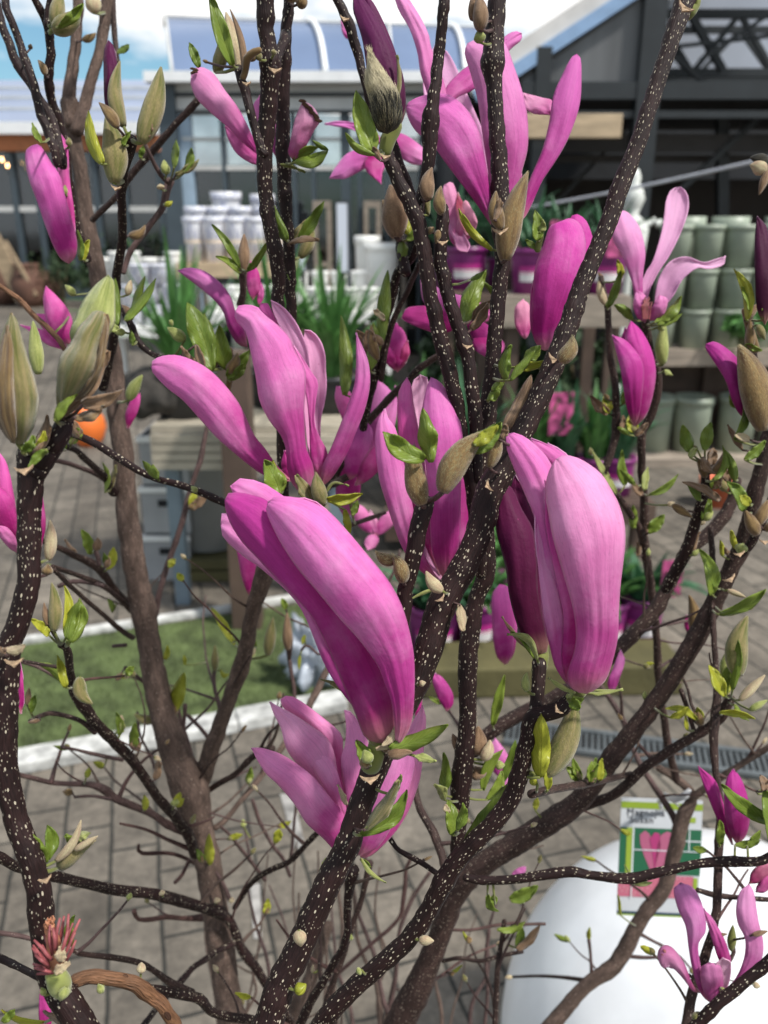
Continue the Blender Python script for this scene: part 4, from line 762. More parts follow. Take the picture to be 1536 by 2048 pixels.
small(830,1430,.6,[((835,1370),(838,1440),'830 1400 830 1430','843 1390 843 1430',.6,.6,DP,0,.4)])
small(1225,1375,.6,[((1240,1300),(1220,1385),'1228 1330 1215 1365','1250 1320 1240 1355 1230 1380',.6,.6,(.72,.25,.56),0,.4)])
small(1005,1545,.6,[((990,1475),(1005,1560),'978 1500 985 1540','1010 1500 1022 1530',.6,.6,(.74,.3,.58),0,.4),((1020,1545),(1000,1600),'1005 1560 990 1585','1025 1565 1010 1590',.6,.6,(.74,.3,.58),0,.4)])
small(1045,670,.55,[((1045,598),(1050,678),'1030 615 1030 650 1042 672','1060 612 1062 650 1056 672',.55,.55,(.84,.45,.55),0,.4)])
small(1515,1770,.5,[((1545,1720),(1498,1768),'1520 1728 1502 1745','1545 1745 1520 1765',.5,.5,(.5,.2,.25),0,.4),((1550,1745),(1512,1785),'1525 1755 1512 1775','1550 1765 1530 1785',.5,.5,(.6,.15,.35),0,.4)])
small(1385,1255,.7,[((1372,1230),(1385,1270),'1368 1245 1372 1262','1385 1240 1390 1258',.7,.7,(.4,.03,.2),0,.4)])
small(1035,1740,.7,[((1052,1733),(1022,1755),'1038 1735 1025 1745','1050 1745 1035 1755',.7,.7,(.72,.25,.56),0,.4)])
small(950,1730,.7,[((1530,1570),(1500,1600),'1515 1575','1525 1590',.7,.7,DP,0,.4)]) if 0 else None
# ---- stamen remains bottom left
f=FL(115,1950,.315,'spent_flower')
b=MB(); ax0=P(118,1935,.315); ax1=P(98,1845,.31)
b.tube([ax0,ax0.lerp(ax1,.5),ax1],[.0028,.0027,.0016],10)
for k in range(70):
    t=random.random(); p=ax0.lerp(ax1,.35+.65*t); a=random.random()*2*PI; dr=Vector((math.cos(a),math.sin(a),.5)).normalized(); l=.0022
    b.tube([p,p+dr*l+Vector((0,0,.0006)),p+dr*l*.9+Vector((0,0,.0018))],[.0004,.0004,.0002],5)
b.build('seed_cone',M['stamen2'],f,True)
b=MB()
for (x,y,x2,y2) in [(118,1900,128,1832),(125,1905,137,1828),(128,1915,160,1838),(112,1900,120,1836),(122,1908,146,1846),(120,1925,150,1865),(105,1910,100,1850),(98,1915,68,1880),(92,1925,64,1896),(95,1930,70,1910),(100,1938,66,1928),(102,1944,68,1936),(98,1935,80,1904),(108,1920,88,1870),(130,1925,152,1880),(108,1945,74,1948),(90,1930,66,1890),(110,1900,106,1855),(118,1915,136,1860),(104,1920,84,1890)]:
    d=.309+random.uniform(-.004,.006); mx_=(x+x2)/2+random.uniform(-4,4)
    b.tube([P(x,y,d),P(mx_,(y+y2)/2,d-.001),P(x2,y2,d)],[.0006,.00075,.0004],6)
b.build('stamens',M['stamen'],f,True)
LF(120,1925,126,1890,12,.306,'p',par=f,name='sepal'); LF(108,1945,140,1925,9,.304,'p',par=f,name='sepal')
# ---- buds: x0 y0 (base) x1 y1 (tip) halfwidth depth kind bend hair
BUDS='''
37 885 22 632 32 .305 f .0 500
127 822 205 628 27 .305 f -.05 500
77 748 66 642 14 .34 v 0 0
283 285 322 134 20 .42 f .04 0
247 252 240 122 15 .43 f -.10 0
229 365 212 232 23 .425 f .06 0
235 255 198 205 11 .415 n .06 0
1010 520 1055 345 24 .415 n -.05 500
845 1010 828 890 21 .335 n -.06 500
885 985 975 862 26 .325 n -.10 1100
978 935 990 850 14 .335 n .1 300
1117 722 1145 672 16 .36 n .16 400
1003 458 992 382 14 .40 n -.08 0
1326 728 1330 645 14 .58 v -.05 0
1092 1550 1150 1396 24 .38 f .08 400
1477 1352 1495 1232 20 .50 f -.1 0
1446 1350 1465 1290 12 .52 v 0 0
806 1166 785 1108 17 .35 n .1 300
792 1120 752 1103 12 .352 n -.15 200
885 1182 852 1142 13 .355 p -.1 0
1055 1382 1054 1345 9 .375 v -.1 0
838 1368 852 1365 7 .36 p 0 0
793 474 780 370 26 .47 b .02 0
800 470 765 400 18 .48 n 0 0
600 515 622 445 13 .50 f .1 0
575 0 600 -30 14 .43 n 0 0
594 10 605 -10 12 .44 n .2 0
885 428 882 372 12 .40 n -.1 0
866 465 856 455 9 .41 n 0 0
880 460 872 488 9 .41 n 0 0
858 400 864 335 14 .41 b -.1 0
857 430 845 340 8 .42 f .0 0
848 500 850 480 7 .41 n 0 0
961 85 957 60 11 .41 v 0 0
960 60 955 -10 17 .405 b .05 0
945 40 958 -30 12 .41 b 0 0
60 98 62 88 5 .5 n 0 0
90 150 76 120 8 .48 n .1 0
105 60 160 18 18 .46 f .12 0
110 55 122 -20 16 .47 f 0 0
165 80 192 66 7 .6 n .1 0
187 25 187 -20 14 .58 p 0 0
138 292 138 275 6 .49 f 0 0
130 390 130 370 5 .5 v 0 0
258 470 290 450 9 .55 n .25 0
330 410 345 402 6 .56 y .1 0
322 378 320 368 7 .56 p 0 0
362 345 398 318 7 .56 f .1 0
333 348 328 320 9 .56 v 0 0
477 145 452 25 16 .43 p .03 0
490 155 460 18 8 .42 b .06 0
432 145 440 78 14 .44 f .08 0
416 125 405 120 4 .44 n 0 0
520 120 513 100 7 .42 f 0 0
547 110 548 98 6 .42 f 0 0
497 120 508 100 6 .42 n .3 0
488 545 488 468 13 .53 r 0 0
340 640 345 652 5 .5 v 0 0
250 665 225 662 7 .49 v 0 0
370 680 335 655 11 .50 v 0 0
428 735 422 682 14 .50 n 0 0
455 745 475 705 13 .50 n .1 0
290 940 298 957 0 .5 v 0 0
255 590 262 560 8 .50 p 0 0
262 640 244 610 9 .5 b .1 0
258 800 285 750 12 .60 v -.05 0
150 590 130 570 8 .55 v 0 0
140 630 112 610 8 .55 v -.1 0
97 1120 100 1040 13 .325 p .05 0
93 1150 96 1128 11 .325 n 0 0
108 1262 103 1165 14 .46 f .06 0
95 1250 88 1205 7 .46 b .0 0
190 1100 195 1075 9 .6 b .1 0
211 1135 216 1112 6 .62 b .1 0
160 1355 185 1408 13 .5 f .2 0
150 1370 105 1335 9 .53 v 0 0
80 1440 55 1445 5 .5 b 0 0
55 1410 58 1375 6 .5 b 0 0
232 1360 245 1345 6 .68 b 0 0
310 1440 268 1428 9 .7 f -.1 0
350 1430 343 1405 9 .7 n 0 0
536 1310 546 1235 13 .7 f 0 0
576 1300 574 1225 11 .7 b 0 0
430 1340 430 1290 8 .75 f 0 0
240 1450 243 1430 6 .6 p 0 0
145 1585 125 1583 7 .65 n 0 0
120 1735 190 1680 20 .335 f -.1 600
112 1722 162 1640 9 .33 p .1 0
150 1700 196 1672 8 .33 p 0 0
90 1990 82 1975 6 .32 v 0 0
133 1975 120 2002 11 .315 v 0 0
205 1985 196 1968 8 .34 v 0 0
282 1945 283 1925 10 .45 p 0 0
325 1790 323 1780 6 .5 p 0 0
435 1805 433 1795 7 .65 p 0 0
462 1805 465 1795 6 .65 p 0 0
598 1862 602 1893 13 .345 p 0 0
590 1980 612 1968 11 .36 y .1 0
700 1880 702 1868 6 .55 v 0 0
722 1940 712 1945 7 .4 v 0 0
838 1880 868 1882 10 .395 p 0 0
940 1505 905 1468 13 .47 b -.12 0
955 1510 956 1452 17 .465 b .02 0
965 1520 980 1480 12 .46 p .1 0
950 1450 945 1410 12 .48 f -.2 0
990 1530 1010 1530 9 .47 v 0 0
940 1545 975 1540 13 .47 b .1 0
915 1660 915 1618 10 .405 n 0 0
740 1525 728 1500 12 .34 v 0 0
775 1510 825 1505 13 .345 b -.08 0
765 1500 800 1490 9 .35 b 0 0
730 1535 732 1510 13 .345 n 0 0
755 1490 738 1462 10 .35 f 0 0
1262 1760 1305 1765 7 .48 v .1 0
1500 1420 1535 1400 8 .5 v 0 0
1480 1400 1530 1350 9 .5 p 0 0
1385 1262 1378 1190 12 .6 n .1 0
1455 1180 1492 1195 6 .52 p 0 0
1345 1010 1385 1035 8 .52 n 0 0
1485 1088 1478 1108 12 .505 v 0 0
1515 1070 1490 1020 15 .49 n 0 0
1530 1060 1560 1040 12 .49 n 0 0
1425 945 1450 900 12 .50 n .15 0
1410 955 1392 915 9 .51 n .1 0
1395 900 1375 895 8 .51 f 0 0
1315 655 1330 660 5 .57 v 0 0
1207 560 1196 545 4 .6 b 0 0
1212 610 1202 550 8 .6 p -.1 0
1183 910 1180 895 6 .65 f 0 0
1335 1010 1350 1005 5 .56 p 0 0
1400 1050 1410 1030 7 .55 p 0 0
1490 640 1520 605 9 .49 b 0 0
1500 700 1500 640 10 .49 n 0 0
1515 650 1530 680 9 .48 f 0 0
1530 345 1500 330 13 .47 p .1 0
1536 340 1518 390 9 .47 b 0 0
1536 320 1500 315 10 .47 d 0 0
1386 2040 1405 2025 10 .47 f 0 0
1435 1870 1455 1868 4 .5 b 0 0
1462 1900 1466 1850 8 .52 k 0 0
1505 1870 1536 1862 5 .49 b 0 0
1440 1975 1455 1992 6 .49 v 0 0
1515 1050 1536 1000 12 .49 n 0 0
755 720 742 650 11 .5 n -.05 0
1270 330 1240 290 0 .4 b 0 0
765 690 748 668 8 .5 b 0 0
700 1010 712 985 7 .55 f 0 0
648 1010 632 945 17 .425 f -.05 300
'''
for l in BUDS.strip().split('\n'):
    a=l.split(); x0,y0,x1,y1,w,d=map(float,a[:6]); k=a[6]
    if w<2: continue
    if k=='r': k='b'
    BD(x0,y0,x1,y1,w,d,k,float(a[7]),hair=int(int(a[8])*.8))
# ---- leaves: base tip halfwidth depth kind bend
LEAVES='''
745 300 712 180 22 .385 g -.06
750 310 692 262 10 .38 g -.1
760 320 745 295 8 .38 b 0
465 130 420 -12 17 .41 g .05
398 135 378 85 9 .43 g .05
203 328 180 220 14 .415 y -.08
283 280 300 240 9 .42 b .1
245 290 262 262 6 .42 g 0
348 335 352 278 10 .55 g 0
370 345 380 295 10 .55 g .1
352 350 395 320 6 .55 f 0
280 315 290 290 6 .56 g 0
82 285 65 245 7 .47 g 0
160 520 152 460 9 .5 g .1
168 520 180 480 8 .5 y -.1
110 40 98 70 7 .47 g 0
118 55 165 5 15 .45 g .1
235 105 258 88 8 .6 g .1
590 325 655 295 15 .46 g .12
585 325 640 295 11 .47 g -.1
560 330 610 345 3 .47 k 0
572 480 535 385 15 .46 g -.05
600 480 648 402 12 .48 g .05
585 490 618 440 9 .49 f 0
575 488 638 483 8 .475 b -.08
572 500 580 560 9 .49 g 0
555 520 540 460 7 .5 g .1
480 535 422 450 8 .5 g .05
478 545 430 515 9 .5 g .1
500 540 538 480 9 .5 g .05
495 540 520 525 8 .5 g -.1
470 525 440 518 6 .51 b 0
232 650 232 555 14 .48 g -.04
262 640 290 552 12 .5 g -.08
250 640 310 555 12 .48 g .1
235 660 200 640 10 .35 v 0
265 690 262 660 8 .49 g 0
130 900 110 830 9 .33 g 0
425 740 372 605 26 .49 g .05
410 740 408 625 18 .5 g .05
455 740 440 650 18 .50 g -.05
460 760 490 725 12 .5 g .1
455 755 500 700 14 .5 g .05
400 740 365 690 10 .485 b -.1
392 690 410 742 9 .48 b .1
165 810 245 775 15 .29 b .12
150 835 205 808 15 .29 n .1
125 830 215 700 22 .30 b .05
110 840 155 790 14 .29 g -.1
92 900 60 940 10 .29 g .1
60 900 85 860 10 .30 y .3
70 905 95 830 14 .30 b .1
45 905 65 870 12 .29 g .1
210 985 203 925 8 .64 g .1
218 985 232 930 7 .65 f 0
180 1108 160 1060 11 .6 g .1
212 1135 207 1105 6 .62 g 0
225 1225 213 1198 6 .7 g .1
140 1285 155 1195 19 .46 g .08
135 1280 165 1200 14 .46 g -.1
133 1272 125 1172 13 .465 y .1
98 1270 60 1240 12 .46 y .15
132 1375 115 1310 12 .48 y .05
130 1370 72 1330 11 .52 g .1
62 1425 70 1390 9 .5 g 0
240 1470 230 1425 8 .58 g .05
243 1465 245 1440 6 .58 v 0
345 1425 368 1345 16 .7 y .05
310 1445 325 1428 8 .7 y 0
465 1285 422 1215 11 .65 y .1
470 1290 455 1262 5 .65 y 0
512 1295 490 1240 9 .7 g 0
330 1320 335 1290 6 .75 y .1
370 1330 368 1310 4 .75 y 0
440 1340 460 1345 6 .73 y .4
88 1728 62 1665 26 .325 g -.08
95 1720 90 1650 16 .33 g .12
150 1690 130 1670 10 .33 g 0
150 1680 180 1665 12 .33 v 0
140 1895 152 1832 10 .34 g -.12
172 1555 178 1535 7 .62 y 0
290 1620 288 1590 9 .66 y .1
420 1730 418 1668 12 .68 y -.05
90 2045 5 2015 9 .34 y -.15
5 2045 30 2020 8 .33 g 0
130 2050 85 2025 10 .33 b .1
560 985 528 920 24 .42 g .08
535 960 545 920 10 .43 y .1
620 1000 592 950 16 .43 f .05
650 1000 725 985 12 .425 y .12
645 1000 700 980 4 .43 k -.35
690 1020 700 1070 8 .45 y 0
705 1030 715 1000 8 .46 g 0
862 925 845 815 22 .33 g .05
850 920 768 860 22 .33 g -.1
930 900 1000 842 24 .325 g .12
950 890 995 850 14 .32 y .05
1000 880 1010 850 10 .33 b 0
760 690 775 540 15 .50 g .05
735 660 750 710 14 .5 b .1
750 700 712 660 12 .5 b -.1
770 640 745 620 6 .5 p .1
740 740 745 645 16 .5 g .05
745 730 720 690 12 .52 b 0
690 790 680 630 14 .55 g .05
930 645 975 540 22 .46 g -.06
945 640 985 600 8 .455 b 0
942 660 975 605 10 .45 b .05
985 500 920 415 9 .42 y -.1
820 470 790 420 14 .47 y .1
815 480 845 450 10 .47 g .1
800 520 800 480 14 .5 g .1
1075 480 1068 420 13 .44 g .05
1080 465 1085 440 8 .44 v .1
1078 500 1050 480 8 .45 g 0
990 440 1000 395 8 .39 b .1
1000 600 960 560 8 .47 g 0
1010 760 1025 690 16 .40 g -.1
1050 720 1080 690 15 .42 g .1
1030 735 1100 720 12 .40 y .12
1010 860 1060 748 20 .385 b .12
1020 760 1070 700 10 .39 g 0
985 780 1010 760 10 .42 g 0
975 800 1000 780 12 .42 g 0
940 560 965 545 6 .45 g 0
1240 560 1232 520 8 .58 y .1
1215 615 1240 540 10 .58 g .1
1265 640 1228 610 12 .57 g .1
1310 645 1360 590 14 .56 g .1
1315 650 1365 625 7 .56 g .05
1330 740 1345 750 6 .57 v 0
1270 870 1295 845 7 .56 b 0
1258 870 1235 855 6 .56 g 0
1300 990 1355 945 9 .6 g .1
1285 990 1265 960 8 .6 b 0
1250 970 1245 900 10 .62 g 0
1270 970 1240 940 8 .6 g 0
1290 980 1298 935 8 .6 v 0
1235 990 1185 900 8 .62 v .05
1380 905 1365 850 15 .50 g .05
1410 900 1422 845 15 .50 g -.05
1380 915 1395 895 8 .5 v 0
1430 960 1440 890 10 .49 g .2
1470 960 1450 900 12 .49 g .1
1440 1000 1365 965 8 .51 b .1
1400 1000 1375 970 9 .51 g .1
1490 1020 1450 965 14 .49 g .1
1500 1010 1480 990 10 .48 y 0
1460 790 1490 820 12 .49 g .1
1470 880 1485 790 11 .48 g .1
1500 880 1470 870 8 .48 p 0
1485 900 1455 850 8 .49 b 0
1490 920 1530 880 10 .48 g .1
1495 640 1462 540 16 .48 y .12
1500 620 1480 575 11 .48 g .1
1530 640 1536 600 12 .48 g 0
1425 1190 1395 1100 15 .53 g .15
1432 1175 1425 1130 12 .53 g .1
1440 1230 1530 1175 16 .52 g .12
1455 1230 1525 1180 10 .52 y .05
1445 1112 1440 1080 7 .54 y 0
1456 1110 1450 1095 6 .53 b 0
1450 1392 1418 1330 14 .5 y .05
1465 1380 1475 1280 14 .5 g .03
1450 1390 1480 1320 10 .51 g -.1
1395 1440 1330 1420 9 .55 y .15
1340 1435 1375 1412 9 .54 y .1
1375 1460 1372 1430 5 .55 y 0
1470 1410 1500 1440 8 .5 g .1
1440 1425 1510 1440 8 .5 y 0
1080 1555 1082 1428 24 .375 y .04
1075 1570 1060 1555 8 .38 y 0
1095 1580 1090 1540 8 .38 y .1
1140 1400 1160 1418 12 .36 g .1
1145 1402 1168 1395 10 .36 g .1
1135 1395 1145 1385 6 .36 v .1
1075 1320 1010 1275 9 .375 v .25
1070 1315 1020 1265 6 .38 g .15
935 1680 1010 1566 24 .40 g .1
905 1670 895 1600 18 .40 g .1
915 1660 925 1605 11 .39 g .05
898 1630 890 1610 6 .4 p 0
890 1600 868 1570 12 .44 v .1
885 1590 885 1505 15 .46 g .05
965 1580 1010 1500 14 .47 g -.1
985 1450 1010 1350 10 .52 g .05
1000 1570 1030 1480 10 .5 g .05
975 1600 1000 1540 12 .47 g .1
780 1500 895 1448 19 .345 g .08
830 1512 872 1525 9 .345 v 0
735 1530 712 1480 14 .35 g 0
722 1670 808 1575 20 .35 g .12
730 1660 795 1560 18 .345 f .1
775 1470 635 1362 6 .37 f .1
785 1590 800 1550 8 .36 v 0
920 1210 926 1262 11 .37 p 0
880 1175 820 1200 4 .38 v 0
10 1300 48 1288 11 .30 p .15
12 1310 -10 1295 12 .30 b 0
450 1410 470 1395 0 .6 g 0
600 1240 592 1210 0 .6 g 0
995 1860 1050 1840 10 .6 g .1
1035 1900 1080 1848 10 .6 b .1
1035 1895 1040 1850 12 .61 g .1
975 1790 1000 1820 9 .5 g .3
990 1810 985 1790 8 .5 g 0
1020 1800 1075 1770 14 .6 g .1
1178 1880 1180 1855 6 .77 y 0
1268 1770 1250 1730 4 .6 v 0
1245 1860 1270 1850 0 .6 b 0
1495 1690 1520 1660 9 .48 g .1
1440 1690 1440 1640 9 .48 g 0
1470 1690 1520 1680 10 .48 g .1
1550 1650 1445 1566 15 .46 g -.12
1550 1690 1522 1580 24 .45 g .1
1530 1580 1520 1550 10 .45 b .1
1070 1620 1075 1595 7 .6 y 0
600 1310 598 1340 4 .7 y 0
610 1270 605 1290 4 .7 y 0
900 1900 880 1890 0 .7 y 0
1240 1830 1235 1790 4 .7 y 0
300 1340 290 1330 0 .7 y 0
1190 1380 1246 1378 4 .37 v 0
800 430 795 415 8 .47 b 0
655 300 625 280 6 .46 g 0
1490 690 1525 700 8 .49 g .1
1405 915 1430 945 10 .50 b .1
1460 965 1445 935 10 .5 b 0
1120 640 1150 610 0 .4 g 0
'''
for l in LEAVES.strip().split('\n'):
    a=l.split(); x0,y0,x1,y1,w,d=map(float,a[:6])
    if w<2: continue
    LF(x0,y0,x1,y1,w,d,a[6],float(a[7]),roll=random.choice((-1,1))*random.uniform(.25,.75))
rt=random.Random(5)
for x,y,dd,an in TIPS:
    if rt.random()<.55: BD(x,y,x+math.cos(an)*rt.uniform(9,20),y+math.sin(an)*16,rt.uniform(3.5,6),dd,rt.choice('vnpf'))
    if rt.random()<.35: LF(x,y,x+math.cos(an-.4)*rt.uniform(16,38),y+math.sin(an-.4)*rt.uniform(16,38),rt.uniform(4,9),dd,rt.choice('yyg'))
# shoots along the middle-distance stems
pool=[q for q in BRP if 700<q[1]<1750 and (q[2]-CP).dot(ray(768,1024))>.47 and 6<q[3]<18 and (q[0]>1150 or q[0]<420) and not (1210<q[0]<1430 and q[1]>1480)]
for k in range(34):
    x,y,pp,r=rt.choice(pool); dd=(pp-CP).dot(ray(768,1024))-.006; sg=rt.choice((-1,1)); x+=sg*(r+6); y-=4
    for j in range(rt.randint(1,3)):
        an=-PI/2+sg*rt.uniform(0,.9); l=rt.uniform(22,55)
        if rt.random()<.7: LF(x,y,x+math.cos(an)*l,y+math.sin(an)*l,rt.uniform(6,12),dd,rt.choice('ggyb'))
        else: BD(x,y,x+math.cos(an)*l*.6,y+math.sin(an)*l*.6,rt.uniform(5,9),dd,rt.choice('vfn'))
# big opening buds at the left edge: overlapping scales
fb=FL(37,885,.30,'opening_bud')
PT(fb,(22,625),(37,890),'12 645 -4 690 -10 750 -8 820 8 868','34 640 46 680 58 720 72 765 78 805 70 850 52 882',.292,.298,(1,1,1),-.004,.7,mats=('f','n'),name='bud_scale')
PT(fb,(16,650),(28,888),'0 690 -12 760 -10 830 10 872','26 690 28 750 32 820 34 870',.288,.294,(1,1,1),-.006,.5,mats=('n','n'),name='bud_scale')
fb=FL(125,815,.30,'opening_bud')
PT(fb,(214,551),(152,700),'190 570 167 599 150 635 139 668','228 562 231 612 228 652 205 682',.305,.302,(1,1,1),-.003,.6,mats=('v','v'),name='bud_scale')
PT(fb,(203,622),(124,815),'187 622 170 640 156 655 143 682 120 715 113 752 116 790','214 630 211 660 200 690 193 730 176 765 148 795',.292,.298,(1,1,1),-.006,.7,mats=('f','n'),name='bud_scale')
PT(fb,(213,628),(150,800),'206 640 200 680 190 730 170 770','219 650 214 690 204 740 180 785',.291,.297,(1,1,1),-.006,.4,mats=('n','n'),name='bud_scale')
# ---- leaf scars on the near stems
for x,y,an,w,d in [(740,1553,-.1,20,.345),(1111,715,.5,17,.375),(1000,458,.0,17,.405),(550,137,.1,14,.405),(965,1105,-.3,15,.455),
    (28,1320,-.1,19,.295),(48,935,-.15,20,.292),(1478,1105,-.2,12,.495),(1458,1155,-.5,14,.495),(1368,1110,-.3,11,.565),(885,482,.0,12,.4),
    (935,690,.1,11,.415),(770,310,.2,12,.39),(90,1756,-.4,14,.315),(1118,1418,.9,12,.36),(1372,12,.6,18,.385),(690,35,.3,11,.425),(493,165,0,9,.41),(232,373,.2,11,.42),(980,970,1.2,14,.36),(880,1195,-.7,12,.35),(1530,1080,0,12,.49)]:
    SC(x,y,an,w,d-.004)
# ================================================================ SETTING
def struct(o): o['kind']='structure'; return o
# paving: interlocking blocks laid at an angle
m,t,b=newmat('block_paving'); L=t.links.new
tc=N(t,'ShaderNodeTexCoord'); mp=N(t,'ShaderNodeMapping'); mp.inputs['Rotation'].default_value=(0,0,R(-106)); mp.inputs['Location'].default_value=(.03,.05,0); L(tc.outputs['Object'],mp.inputs[0])
dn=N(t,'ShaderNodeTexNoise'); dn.inputs['Scale'].default_value=9; L(mp.outputs[0],dn.inputs[0])
vm=N(t,'ShaderNodeMix',data_type='RGBA',blend_type='LINEAR_LIGHT'); vm.inputs['Factor'].default_value=.006; L(mp.outputs[0],vm.inputs['A']); L(dn.outputs['Color'],vm.inputs['B'])
bk=N(t,'ShaderNodeTexBrick'); bk.inputs['Scale'].default_value=1; bk.inputs['Brick Width'].default_value=.21; bk.inputs['Row Height'].default_value=.115; bk.inputs['Mortar Size'].default_value=.0055; bk.inputs['Mortar Smooth'].default_value=.4
bk.inputs['Color1'].default_value=(.125,.107,.085,1); bk.inputs['Color2'].default_value=(.180,.157,.127,1); bk.inputs['Mortar'].default_value=(.034,.032,.026,1)
L(vm.outputs['Result'],bk.inputs[0])
n1=N(t,'ShaderNodeTexNoise'); n1.inputs['Scale'].default_value=1.1; n1.inputs['Detail'].default_value=5; L(tc.outputs['Object'],n1.inputs[0])
n2=N(t,'ShaderNodeTexNoise'); n2.inputs['Scale'].default_value=38; n2.inputs['Detail'].default_value=7; n2.inputs['Roughness'].default_value=.65; L(tc.outputs['Object'],n2.inputs[0])
r1=N(t,'ShaderNodeMapRange'); r1.inputs[1].default_value=.3; r1.inputs[2].default_value=.7; r1.inputs[3].default_value=.6; r1.inputs[4].default_value=1.2; L(n1.outputs[0],r1.inputs[0])
r2=N(t,'ShaderNodeMapRange'); r2.inputs[1].default_value=.3; r2.inputs[2].default_value=.7; r2.inputs[3].default_value=.68; r2.inputs[4].default_value=1.3; L(n2.outputs[0],r2.inputs[0])
n3=N(t,'ShaderNodeTexNoise'); n3.inputs['Scale'].default_value=7; n3.inputs['Detail'].default_value=8; n3.inputs['Roughness'].default_value=.7; L(tc.outputs['Object'],n3.inputs[0]); r3=N(t,'ShaderNodeMapRange'); r3.inputs[1].default_value=.35; r3.inputs[2].default_value=.62; r3.inputs[3].default_value=.62; r3.inputs[4].default_value=1.12; L(n3.outputs[0],r3.inputs[0]); m0=N(t,'ShaderNodeMath',operation='MULTIPLY'); L(r3.outputs[0],m0.inputs[0]); L(r2.outputs[0],m0.inputs[1]); r2=m0
mm=N(t,'ShaderNodeMath',operation='MULTIPLY'); L(r1.outputs[0],mm.inputs[0]); L(r2.outputs[0],mm.inputs[1])
ml=N(t,'ShaderNodeMix',data_type='RGBA',blend_type='MULTIPLY'); ml.inputs['Factor'].default_value=1; L(bk.outputs[0],ml.inputs['A']); L(mm.outputs[0],ml.inputs['B'])
L(ml.outputs['Result'],b.inputs['Base Color']); b.inputs['Roughness'].default_value=.85
bp=N(t,'ShaderNodeBump'); bp.inputs['Strength'].default_value=.6; bp.inputs['Distance'].default_value=.004; sb=N(t,'ShaderNodeMath',operation='SUBTRACT'); L(n2.outputs[0],sb.inputs[0]); L(bk.outputs['Fac'],sb.inputs[1]); L(sb.outputs[0],bp.inputs['Height']); L(bp.outputs[0],b.inputs['Normal'])
M['paving']=m
g=MB(); g.add([(-120,-60,0),(120,-60,0),(120,240,0),(-120,240,0)],[(0,1,2,3)]); struct(g.build('paving',M['paving']))
M['turf']=mat('artificial_turf',(.085,.115,.040),.95,var=.5,scale=9,bump=.9,bscale=380)
def quadsheet(name,pxs,z,m,kind='structure'):
    b=MB(); b.add([gp(x,y,0)+Vector((0,0,z)) for x,y in pxs],[(0,1,2,3)]); o=b.build(name,m); o['kind']=kind; return o
quadsheet('grass_mat',[(-420,1590),(700,1392),(730,1190),(-300,1345)],.004,M['turf'])
# short turf pile over the mat
b=MB(); c=[gp(*p) for p in [(-60,1520),(700,1392),(730,1190),(-60,1310)]]
for _ in range(26000):
    u,v=random.random(),random.random(); p=c[0].lerp(c[1],u).lerp(c[3].lerp(c[2],u),v); a=random.random()*PI; s=Vector((math.cos(a),math.sin(a),0))*.0011
    q=p+Vector((random.uniform(-.008,.008),random.uniform(-.008,.008),random.uniform(.012,.02)))
    p=p+Vector((0,0,.004)); b.add([p-s,p+s,q],[(0,1,2)])
o=b.build('turf_pile',M['turf']); tag(o,None,None,None,'stuff'); o['label']='short green artificial turf between the two white edgings'
# edgings
M['white']=mat('white_paint',(.74,.75,.74),.5,var=.1,scale=5,bump=.15,bscale=60)
M['whitedirty']=mat('weathered_white',(.46,.46,.44),.7,var=.45,scale=22,bump=.5,bscale=60)
def edging(p,q,w,h,label):
    a=gp(*p);c=gp(*q); b=MB(); L_=(c-a).length; n=4
    z=Vector((0,0,h/2))
    for i in range(n):
        s,e=a.lerp(c,i/n),a.lerp(c,(i+1)/n-.0015/1); b.bar(s+z,e+z,w,h)
    tag(b.build('edging_board',M['whitedirty'],bev=.006),label,'edging','white edgings of the turf strip')
edging((-300,1600),(690,1410),.085,.04,'broad white painted edging along the front of the green turf')
edging((-300,1345),(730,1180),.035,.03,'narrow white edging along the back of the green turf')
# faint painted lines on the paving
for k,(pp) in enumerate([[(560,1590),(585,1590),(612,1700),(590,1700)],[(500,1770),(520,1770),(524,1880),(508,1880)]]):
    b=MB(); b.add([gp(x,y)+Vector((0,0,.004)) for x,y in pp],[(0,1,2,3)]); struct(b.build('painted_line',mat('worn_paint',(.26,.25,.235),.7,var=.5,scale=25)))
# drain channel
M['steel']=mat('galvanised_steel',(.13,.145,.15),.5,.4,var=.25,scale=12)
M['void']=mat('painted_dark_void',(.012,.012,.013),.9)  # near-black colour stands for the shade inside drain and handle slots
def drain():
    a=gp(1010,1469);c=gp(1700,1560); d=(c-a).normalized(); s=Vector((-d.y,d.x,0)); 
    root=empty('drain_channel',(a+c)/2,'grey galvanised slotted drain running across the paving','drain')
    b=MB(); b.bar(a+Vector((0,0,.003)),c+Vector((0,0,.003)),.12,.006); b.build('channel',M['void'],root)
    for sg in(-1,1):
        b=MB(); b.bar(a+s*.055*sg+Vector((0,0,.012)),c+s*.055*sg+Vector((0,0,.012)),.018,.014); b.build('frame',M['steel'],root)
    b=MB(); n=int((c-a).length/.018)
    for i in range(n):
        p=a+d*(i+.5)*.018+Vector((0,0,.010)); b.bar(p-s*.047,p+s*.047,.008,.008)
    b.build('grate',M['steel'],root)
drain()
